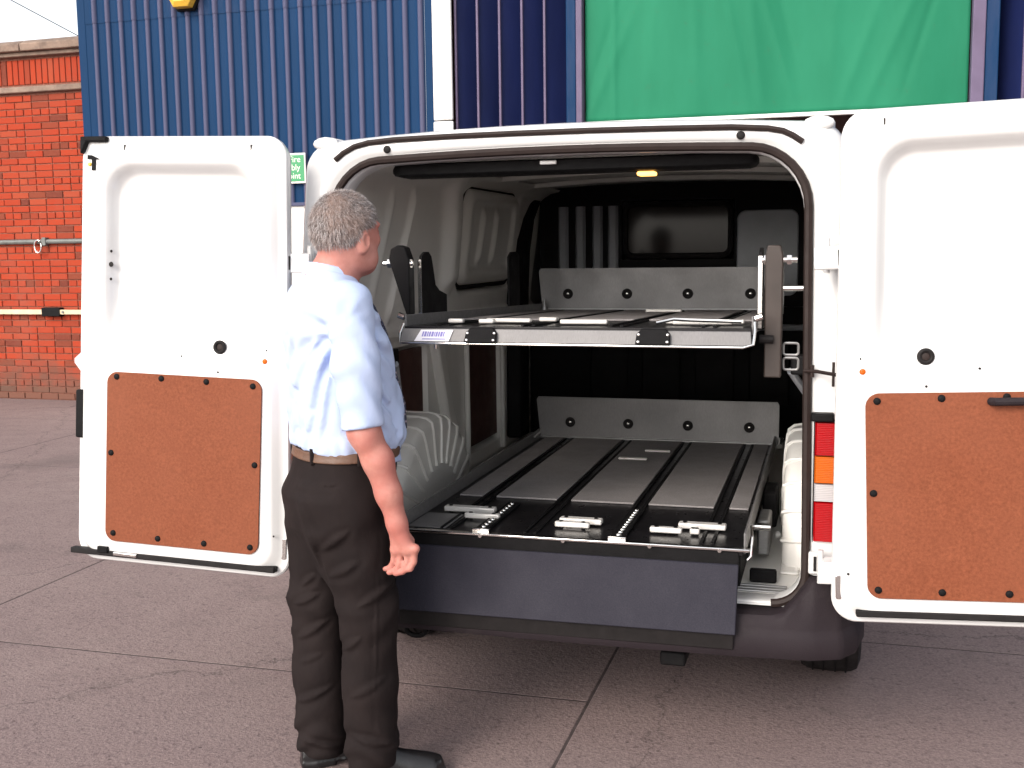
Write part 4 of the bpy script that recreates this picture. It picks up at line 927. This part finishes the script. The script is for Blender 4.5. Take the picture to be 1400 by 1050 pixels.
def body_sdf(p):
    d = head_core(p)
    # ear
    for s in (1, -1):
        e = ellip(p, hl(-.010, s*.084, -.034), (.021, .010, .036), HPH-s*.40); e = np.maximum(e, -ellip(p, hl(-.004, s*.096, -.030), (.012, .008, .021), HPH-s*.40)); d = smin(d, e, .006)
    # nose, lips, eye sockets
    d = smin(d, chain(p, [hl(.094, 0, .004), hl(.112, 0, -.032), hl(.104, 0, -.044)], [.008, .0125, .011]), .012)
    for s in (-1, 1):
        d = np.maximum(d, -ellip(p, hl(.103, s*.033, -.004), (.014, .017, .011), HPH)); d = smin(d, ellip(p, hl(.084, s*.033, -.006), (.012, .013, .010), HPH), .004)
    d = smin(d, ellip(p, hl(.090, 0, -.071), (.010, .024, .006), HPH), .008); d = smin(d, ellip(p, hl(.088, 0, -.083), (.010, .020, .006), HPH), .008)
    # neck and hidden upper trunk
    nb = np.array(bl(-.02, 0, 1.50)); d = smin(d, capsule(p, hl(-.024, 0, -.06), tuple(nb), .062, .066), .035)
    d = smin(d, capsule(p, bl(-.035, 0, 1.52), bl(-.02, 0, 1.10), .075, .10), .05)
    d = smin(d, capsule(p, SHR, SHL, .052, .052), .05)
    # right arm
    a = chain(p, [SHR, ELB], [.052, .044], .01); a = smin(a, chain(p, [ELB, (.050, -.212, 1.03), (.078, -.208, .93), WRI], [.043, .044, .037, .0285], .02), .03)
    a = smin(a, ellip(p, (.020, -.238, 1.10), (.018, .018, .03)), .03)
    q = p.copy(); mid_ = (np.array(WRI)+HD)/2+np.array((.002, 0, -.004))
    pal = capsule(p, tuple(np.array(WRI)), tuple(HD+ACR*.012), .027, .020); pal = smin(pal, capsule(p, tuple(np.array(WRI)+ACR*-.006), tuple(HD-ACR*.024), .024, .0165), .012); pal = smin(pal, capsule(p, tuple(HD+ACR*.034), tuple(HD-ACR*.032), .0148, .0128), .014)
    a = smin(a, pal, .018)
    hnd = None
    for pts, rs in FING:
        c = chain(p, pts, rs, .004); hnd = c if hnd is None else np.minimum(hnd, c)
    a = smin(a, hnd, .005)
    for r0 in ROOTS: a = smin(a, np.linalg.norm(p-(r0+np.array((.004, -.004, .002))), axis=1)-.0108, .007)   # knuckles
    d = smin(d, a, .02)
    # left arm, bent in front of the belly
    l = chain(p, [SHL, LEL], [.052, .043], .01); l = smin(l, chain(p, [LEL, LWR], [.042, .029], .01), .03)
    dirv = np.array(LWR)-np.array(LEL); dirv /= np.linalg.norm(dirv); k = np.array(LWR)+dirv*.085; up = np.array((cos(PHI), sin(PHI), 0.))
    l = smin(l, capsule(p, LWR, tuple(k), .027, .022), .02)
    for i, q_ in enumerate((-.030, -.010, .010, .029)):
        b0 = k+up*q_*.9; l = smin(l, chain(p, [tuple(b0), tuple(b0+dirv*.035), tuple(b0+dirv*.05-up*.012), tuple(b0+dirv*.04-up*.03)], [.0105, .0095, .009, .008], .004), .006)
    l = smin(l, chain(p, [tuple(np.array(LWR)+dirv*.02+up*.02), tuple(np.array(LWR)+dirv*.06+up*.045), tuple(np.array(LWR)+dirv*.09+up*.05)], [.014, .011, .009], .004), .01)
    return smin(d, l, .02)
TORSO = [(.90, .02, 0, .140, .175), (.99, .018, 0, .152, .186), (1.035, .012, 0, .150, .186), (1.08, .019, 0, .163, .193), (1.15, .015, 0, .167, .198), (1.25, -.002, 0, .157, .202), (1.34, -.008, 0, .150, .212), (1.40, -.020, 0, .142, .212), (1.46, -.028, 0, .122, .200), (1.51, -.034, 0, .096, .165), (1.545, -.034, 0, .080, .115), (1.575, -.026, 0, .068, .080), (1.60, -.022, 0, .064, .070), (1.63, -.02, 0, .062, .068)]
def folds(p, segs):
    """soft ridges between two places on the trunk: (angle, z) to (angle, z), width, height"""
    S = np.array(TORSO); out = np.zeros(len(p))
    for a0, z0, a1, z1, w, amp in segs:
        pts = []
        for k in np.linspace(0, 1, 5):
            an = R(a0+(a1-a0)*k); z = z0+(z1-z0)*k+.012*sin(pi*k); f, a, b = (np.interp(z, S[:, 0], S[:, i]) for i in (1, 3, 4)); q = (abs(cos(an)/a)**2.3+abs(sin(an)/b)**2.3)**(-1/2.3); pts.append(np.array(bl(f+q*cos(an), q*sin(an), z)))
        d = np.full(len(p), 9.)
        for i in range(4): d = np.minimum(d, capsule(p, pts[i], pts[i+1], 0, 0)+.004*abs(i-1.5)/1.5)
        out += amp*np.exp(-(d/w)**2)-.45*amp*np.exp(-((d-2.0*w)/(w*1.1))**2)
    return out
def shirt_sdf(p):
    d, x, y = stack(p, TORSO, PHI); z = p[:, 2]
    d = smin(d, capsule(p, SHR, SHL, .070, .070), .05)
    # sleeves: wider than the arm, open cuff
    sd = np.array(ELB)-np.array(SHR); e = np.array(SHR)+sd*.975
    sl = chain(p, [SHR, tuple(np.array(SHR)+sd*.5+np.array((.004, -.012, 0))), tuple(e+np.array((0, -.004, 0)))], [.073, .068, .060], .02)
    u = sd/np.linalg.norm(sd); tt = (p-e)@u
    # creases across the sleeve
    sl = sl+.0035*np.sin((p@u)*62+3*np.sin(p[:, 0]*22+p[:, 1]*17))*sm(.30, .1, np.abs(tt+.12))
    sl = np.maximum(sl, tt)
    sd2 = np.array(LEL)-np.array(SHL); e2 = np.array(SHL)+sd2*.9; s2 = chain(p, [SHL, tuple(e2)], [.072, .064], .02); u2 = sd2/np.linalg.norm(sd2); s2 = np.maximum(s2, (p-e2)@u2)
    # drape folds on the trunk
    ang = np.arctan2(y, x)
    f = .0035*np.sin(ang*11+2.8*np.sin(z*9+ang*3.1))*sm(1.22, 1.08, z)*sm(.99, 1.05, z)             # gathers above the belt
    f += .005*np.sin(z*34+ang*4.0+1.6*np.sin(ang*5+z*8))*sm(1.42, 1.30, z)*sm(1.05, 1.15, z)*(.55+.45*np.sin(ang*2+1))
    ap = np.array(bl(-.03, .16, 1.40)); v = p-ap; rd = np.linalg.norm(v, axis=1); th = np.arctan2(v[:, 2], v[:, 0]); f += .006*np.sin(th*9+1)*np.exp(-((rd-.10)/.07)**2)
    f += .0035*fbm(p, 26)
    f -= folds(p, [(125, 1.37, 165, 1.24, .013, .010), (120, 1.33, 150, 1.12, .012, .009), (118, 1.27, 138, 1.07, .011, .009), (150, 1.42, 185, 1.30, .014, .008), (165, 1.20, 190, 1.06, .013, .008), (140, 1.16, 160, 1.04, .010, .008),
                   (88, 1.22, 62, 1.10, .011, .009), (85, 1.16, 58, 1.05, .010, .009), (95, 1.28, 66, 1.19, .012, .009), (80, 1.33, 55, 1.27, .012, .008), (178, 1.36, 200, 1.16, .014, .007), (105, 1.10, 96, 1.03, .009, .008), (122, 1.08, 118, 1.02, .008, .007), (172, 1.09, 176, 1.03, .009, .007)])
    # blouse overhang over the belt
    d = d+f-.008*np.exp(-((z-1.062)/.03)**2)
    d = smin(d, s2, .03); gr = sl-d; d = smin(d, sl, .009)+.010*np.exp(-(gr/.012)**2)*sm(1.47, 1.38, z)
    # armhole seam
    sv = np.abs((p-np.array(SHR))@np.array((sin(PHI), -cos(PHI), 0))-.012); d = d+.004*np.exp(-(sv/.006)**2)*sm(1.34, 1.38, z)
    # hem, tucked in; neck opening
    d = np.maximum(d, 1.014-z-.032*cosang(x, y))
    nk = z-1.568-.30*(p[:, :2]-np.array(bl(-.03, 0, 0)[:2]))@np.array((-cos(PHI), -sin(PHI)))*.9
    return np.maximum(d, nk)
def cosang(x, y): return x/np.maximum(np.hypot(x, y), 1e-4)
HIP = [(.62, -.01, 0, .07, .10), (.72, -.012, 0, .115, .155), (.80, -.020, 0, .150, .187), (.90, -.018, 0, .163, .197), (.96, .0, 0, .152, .190), (1.03, .012, 0, .147, .184), (1.06, .014, 0, .147, .184)]
RK = (-.004, -.100, .545); RA = (-.006, -.100, .105); LK = (-.178, .030, .560); LA = (-.176, .015, .095)
CREASES = [((-.244, .548), (-.158, .589), .009, .008, 0), ((-.237, .437), (-.134, .504), .010, .008, 0), ((-.221, .605), (-.163, .657), .008, .007, 0), ((-.250, .228), (-.129, .291), .010, .007, 0), ((-.252, .124), (-.092, .079), .009, .008, 0), ((-.240, .36), (-.150, .40), .008, .005, 0),
           ((-.083, .437), (-.017, .493), .010, .007, 1), ((-.110, .671), (-.015, .725), .011, .008, 1), ((-.127, .755), (-.043, .819), .011, .007, 1), ((-.198, .905), (-.141, .700), .012, .007, 1), ((-.062, .177), (.067, .144), .010, .008, 1), ((-.020, .588), (.089, .647), .011, .007, 1), ((.045, .815), (.008, .15), .004, .0035, 1), ((-.169, .958), (-.046, .951), .0035, .004, 1), ((-.06, .30), (.05, .36), .010, .005, 1)]
def trouser_sdf(p):
    z = p[:, 2]; hp, x, y = stack(p, HIP, PHI); hp = np.maximum(hp, (.66-z)*.6); ang = np.arctan2(y, x)
    rh = bl(-.012, .090, .86); lh = bl(-.025, -.090, .86)
    def leg(h, k, a, s):
        l = chain(p, [h, (np.array(h)*.45+np.array(k)*.55+np.array((0, 0, .0))).tolist(), k], [.110, .101, .089], .03)
        l = smin(l, chain(p, [k, (np.array(k)*.5+np.array(a)*.5).tolist(), a], [.089, .083, .081], .03), .03)
        # creases: behind the knee, stacked at the shoe, long vertical drapes
        w = .0035*np.sin(z*58+5*p[:, 0]*s*6+2*np.sin(p[:, 1]*20))*np.exp(-((z-k[2])/.10)**2)
        w += .0055*np.sin(z*75+6*np.sin(p[:, 0]*16+s))*sm(.26, .10, z)
        w += .0035*np.sin((p[:, 0]*36*s+z*7+1.5*np.sin(z*6)))*sm(.95, .7, z)*sm(.12, .3, z)
        dv = np.array((cos(PHI), sin(PHI))); fr = (p[:, :2]-np.array(k[:2]))@dv; sd = (p[:, :2]-np.array(k[:2]))@np.array((dv[1], -dv[0]))
        w -= .009*np.exp(-(np.abs(sd)/.006))*(np.abs(fr) > .02)*sm(.85, .7, z)      # pressed crease
        return l+w
    L = leg(lh, LK, LA, 1); Rg = leg(rh, RK, RA, -1)
    g = smin(L, Rg, .012); d = smin(g, hp, .06)
    d = d+.0035*np.sin(z*40+ang*5)*np.exp(-((z-.80)/.07)**2)+.0022*fbm(p, 22, 3)
    for a, b, w_, am, near in CREASES:
        a2 = np.array((a[0], 0, a[1])); b2 = np.array((b[0], 0, b[1])); p2 = p.copy(); p2[:, 1] = 0; q = capsule(p2, a2, b2, 0, 0)
        ab = b2-a2; tt = np.clip((p2-a2)@ab/(ab@ab), 0, 1); q = q+.012*np.abs(2*tt-1)**2
        msk = sm(-.05, -.09, p[:, 1]) if near else sm(-.14, -.10, p[:, 1])*sm(.06, .02, p[:, 1])
        d = d+msk*(-am*np.exp(-(q/w_)**2)+.5*am*np.exp(-((q-1.9*w_)/w_)**2))
    # rear pocket welt
    pk = np.array(bl(-.115, .105, .925)); v = p-pk; d = d+.003*np.exp(-(v[:, 2]/.006)**2)*(np.hypot(v[:, 0], v[:, 1]) < .075)
    d = np.maximum(d, z-1.052+.0*x)
    return np.maximum(d, np.maximum(.048-z-.12*(p[:, 0]+.1)*0, -10))
def shoe_sdf(p, heel, toe):
    h = np.array(heel); t = np.array(toe); dv = t-h; L_ = np.linalg.norm(dv[:2]); f = dv[:2]/L_; x = (p[:, :2]-h[:2])@f; y = (p[:, :2]-h[:2])@np.array((f[1], -f[0])); z = p[:, 2]
    w = np.interp(x, [-.01, .03, .10, .17, .24, L_-.02, L_], [.022, .034, .034, .044, .046, .030, .012]); ht = np.interp(x, [-.01, .03, .10, .15, .22, L_-.01, L_], [.05, .085, .088, .068, .05, .036, .012])
    e = np.hypot(np.maximum(np.abs(y)/w, 0), np.maximum((z-.022)/ht, 0))-1
    d = e*np.minimum(w, ht)*.8; d = np.maximum(d, np.maximum(-x-.012, x-L_)); up = np.maximum(d, .022-z)
    so = np.maximum(np.maximum(np.abs(y)-w-.003, np.maximum(-x-.014, x-L_-.003)), np.maximum(z-.022, .002-z)); so = np.maximum(so, -np.maximum(np.abs(x-.115)-.022, z-.014))
    return np.minimum(up, so)
def build_person():
    t = thing('person', 'man in pale blue shirt and dark trousers standing with his back turned', 'person', (-.52, -.24, 0), rz=.2821)
    P, F = surface_nets(body_sdf, (-.34, -.30, .62), (.32, .36, 1.83), .0048); npmesh('body', P, F, SKIN, t, 1)
    P, F = surface_nets(shirt_sdf, (-.36, -.34, .98), (.22, .34, 1.66), .0058); npmesh('shirt', P, F, SHIRT, t, 1)
    # collar band folded over
    def collar(p):
        q, x, y = stack(p, [(1.45, -.030, 0, .094, .104), (1.53, -.026, 0, .082, .090), (1.56, -.022, 0, .075, .081), (1.60, -.018, 0, .069, .074), (1.63, -.016, 0, .068, .073)], PHI)
        zt = 1.585-.24*x; zb = zt-.045-.02*np.maximum(cosang(x, y), 0)
        fl = np.abs(q-.0)-.0035; fl = np.maximum(fl, np.maximum(p[:, 2]-zt, zb-p[:, 2])); return fl
    P, F = surface_nets(collar, (-.22, -.14, 1.48), (.05, .14, 1.66), .0035); npmesh('collar', P, F, SHIRT, t, 2)
    P, F = surface_nets(trouser_sdf, (-.36, -.28, .03), (.20, .28, 1.07), .0062); npmesh('trousers', P, F, TROUS, t, 1)
    def belt(p):
        q, x, y = stack(p, HIP, PHI); return np.maximum(np.abs(q-.004)-.0035, np.abs(p[:, 2]-1.028-.004*x)-.015)
    P, F = surface_nets(belt, (-.34, -.26, .99), (.18, .26, 1.08), .0034); b = npmesh('belt', P, F, LEATH, t, 1)
    for a in (150, 215, 262, 310, 100):
        an = R(a); f_, r_ = .162*cos(an), .20*sin(an); c = bl(f_*1.0+.012, r_, 1.03)
        MB().obox(c, (.006*sin(PHI+0), -.006*cos(PHI), 0), (.006*cos(PHI), .006*sin(PHI), 0), (0, 0, .024)).build('belt_loop', TROUS, t, 30, .002, local=True)
    # tie hanging over the belly
    def tie(p):
        q, x, y = stack(p, TORSO, PHI); w = np.interp(p[:, 2], [.99, 1.03, 1.30, 1.53], [.002, .042, .030, .018])
        d = np.maximum(np.abs(q-.017)-.004, np.abs(y)-w); d = np.maximum(d, np.maximum(p[:, 2]-1.535, .99-p[:, 2])); return np.maximum(d, -x)
    P, F = surface_nets(tie, (-.10, -.15, .97), (.20, .20, 1.56), .0042); npmesh('tie', P, F, TIE, t, 1)
    for heel, toe in (((-.055, -.108, 0), (.212, -.045, 0)), ((-.235, .005, 0), (.010, .095, 0))):
        P, F = surface_nets(lambda p: shoe_sdf(p, heel, toe), (min(heel[0], toe[0])-.07, min(heel[1], toe[1])-.09, -.01), (max(heel[0], toe[0])+.07, max(heel[1], toe[1])+.09, .13), .0045); npmesh('shoe', P, F, SHOE, t, 1)
    # hair: close cap plus short strands
    def hairreg(p):
        q = p-HC; f = q[:, 0]*cos(HPH)+q[:, 1]*sin(HPH); r = q[:, 0]*sin(HPH)-q[:, 1]*cos(HPH); z = q[:, 2]
        line = np.interp(f, [-.13, -.06, -.03, .0, .03, .055, .075, .10], [-.074, -.068, -.056, .004, .006, .012, .035, .075])
        return z-line, f, r, z
    def hair(p):
        hr, f, r, z = hairreg(p); d = head_core(p)-.0005-.0068*sm(.0, .035, hr)+.0020*fbm(p, 150)+.0014*fbm(p, 320, 2); return np.maximum(d, -hr*.7)
    P, F = surface_nets(hair, (-.20, -.14, 1.58), (.10, .14, 1.83), .0036); P = relax(P, F, 1)
    ho = npmesh('hair', P, F, HAIR, t, 0)
    c = P[F].mean(1); nr = np.cross(P[F[:, 1]]-P[F[:, 0]], P[F[:, 2]]-P[F[:, 0]]); nr /= np.maximum(np.linalg.norm(nr, axis=1), 1e-9)[:, None]
    hr, f, r, z = hairreg(c); ok = np.where((head_core(c) > -.001) & (hr > -.002) & (np.einsum('ij,ij->i', nr, c-HC) > 0))[0]
    sel = rng.choice(ok, 15000); B = MB(); crown_ = np.array(hl(-.055, 0, .10))
    pts = c[sel]+rng.normal(0, .0015, (len(sel), 3)); nn = nr[sel]; fl = pts-crown_; fl -= np.einsum('ij,ij->i', fl, nn)[:, None]*nn; fl /= np.maximum(np.linalg.norm(fl, axis=1), 1e-6)[:, None]
    fl = fl+np.array((0, 0, -.35))+rng.normal(0, .35, fl.shape); ln = rng.uniform(.008, .019, len(sel))*np.clip(.55+hr[sel]*16, .55, 1); tip = pts+(nn*.34+fl*.80)*ln[:, None]; sd = np.cross(nn, tip-pts); sd /= np.maximum(np.linalg.norm(sd, axis=1), 1e-9)[:, None]
    base = pts-nn*.003; midp = pts+(nn*.3+fl*.3)*ln[:, None]; w = .00062
    V = np.stack([base-sd*w, base+sd*w, midp+sd*w*.8, midp-sd*w*.8, tip], 1).reshape(-1, 3); k = np.arange(len(sel))*5
    me = bpy.data.meshes.new('hair_strands'); me.from_pydata(V.tolist(), [], [q for i in k.tolist() for q in ((i, i+1, i+2, i+3), (i+3, i+2, i+4))]); me.update(); o = finish('hair_strands', me, HAIR, ho, 0); o['kind'] = 'stuff'
    # eyes
    for s in (-1, 1): MB().dome(hl(.0865, s*.033, -.004), (cos(HPH), sin(HPH), 0), .009, .006, 12).build('eye', SIGNW, t, 180, local=True)
build_person()
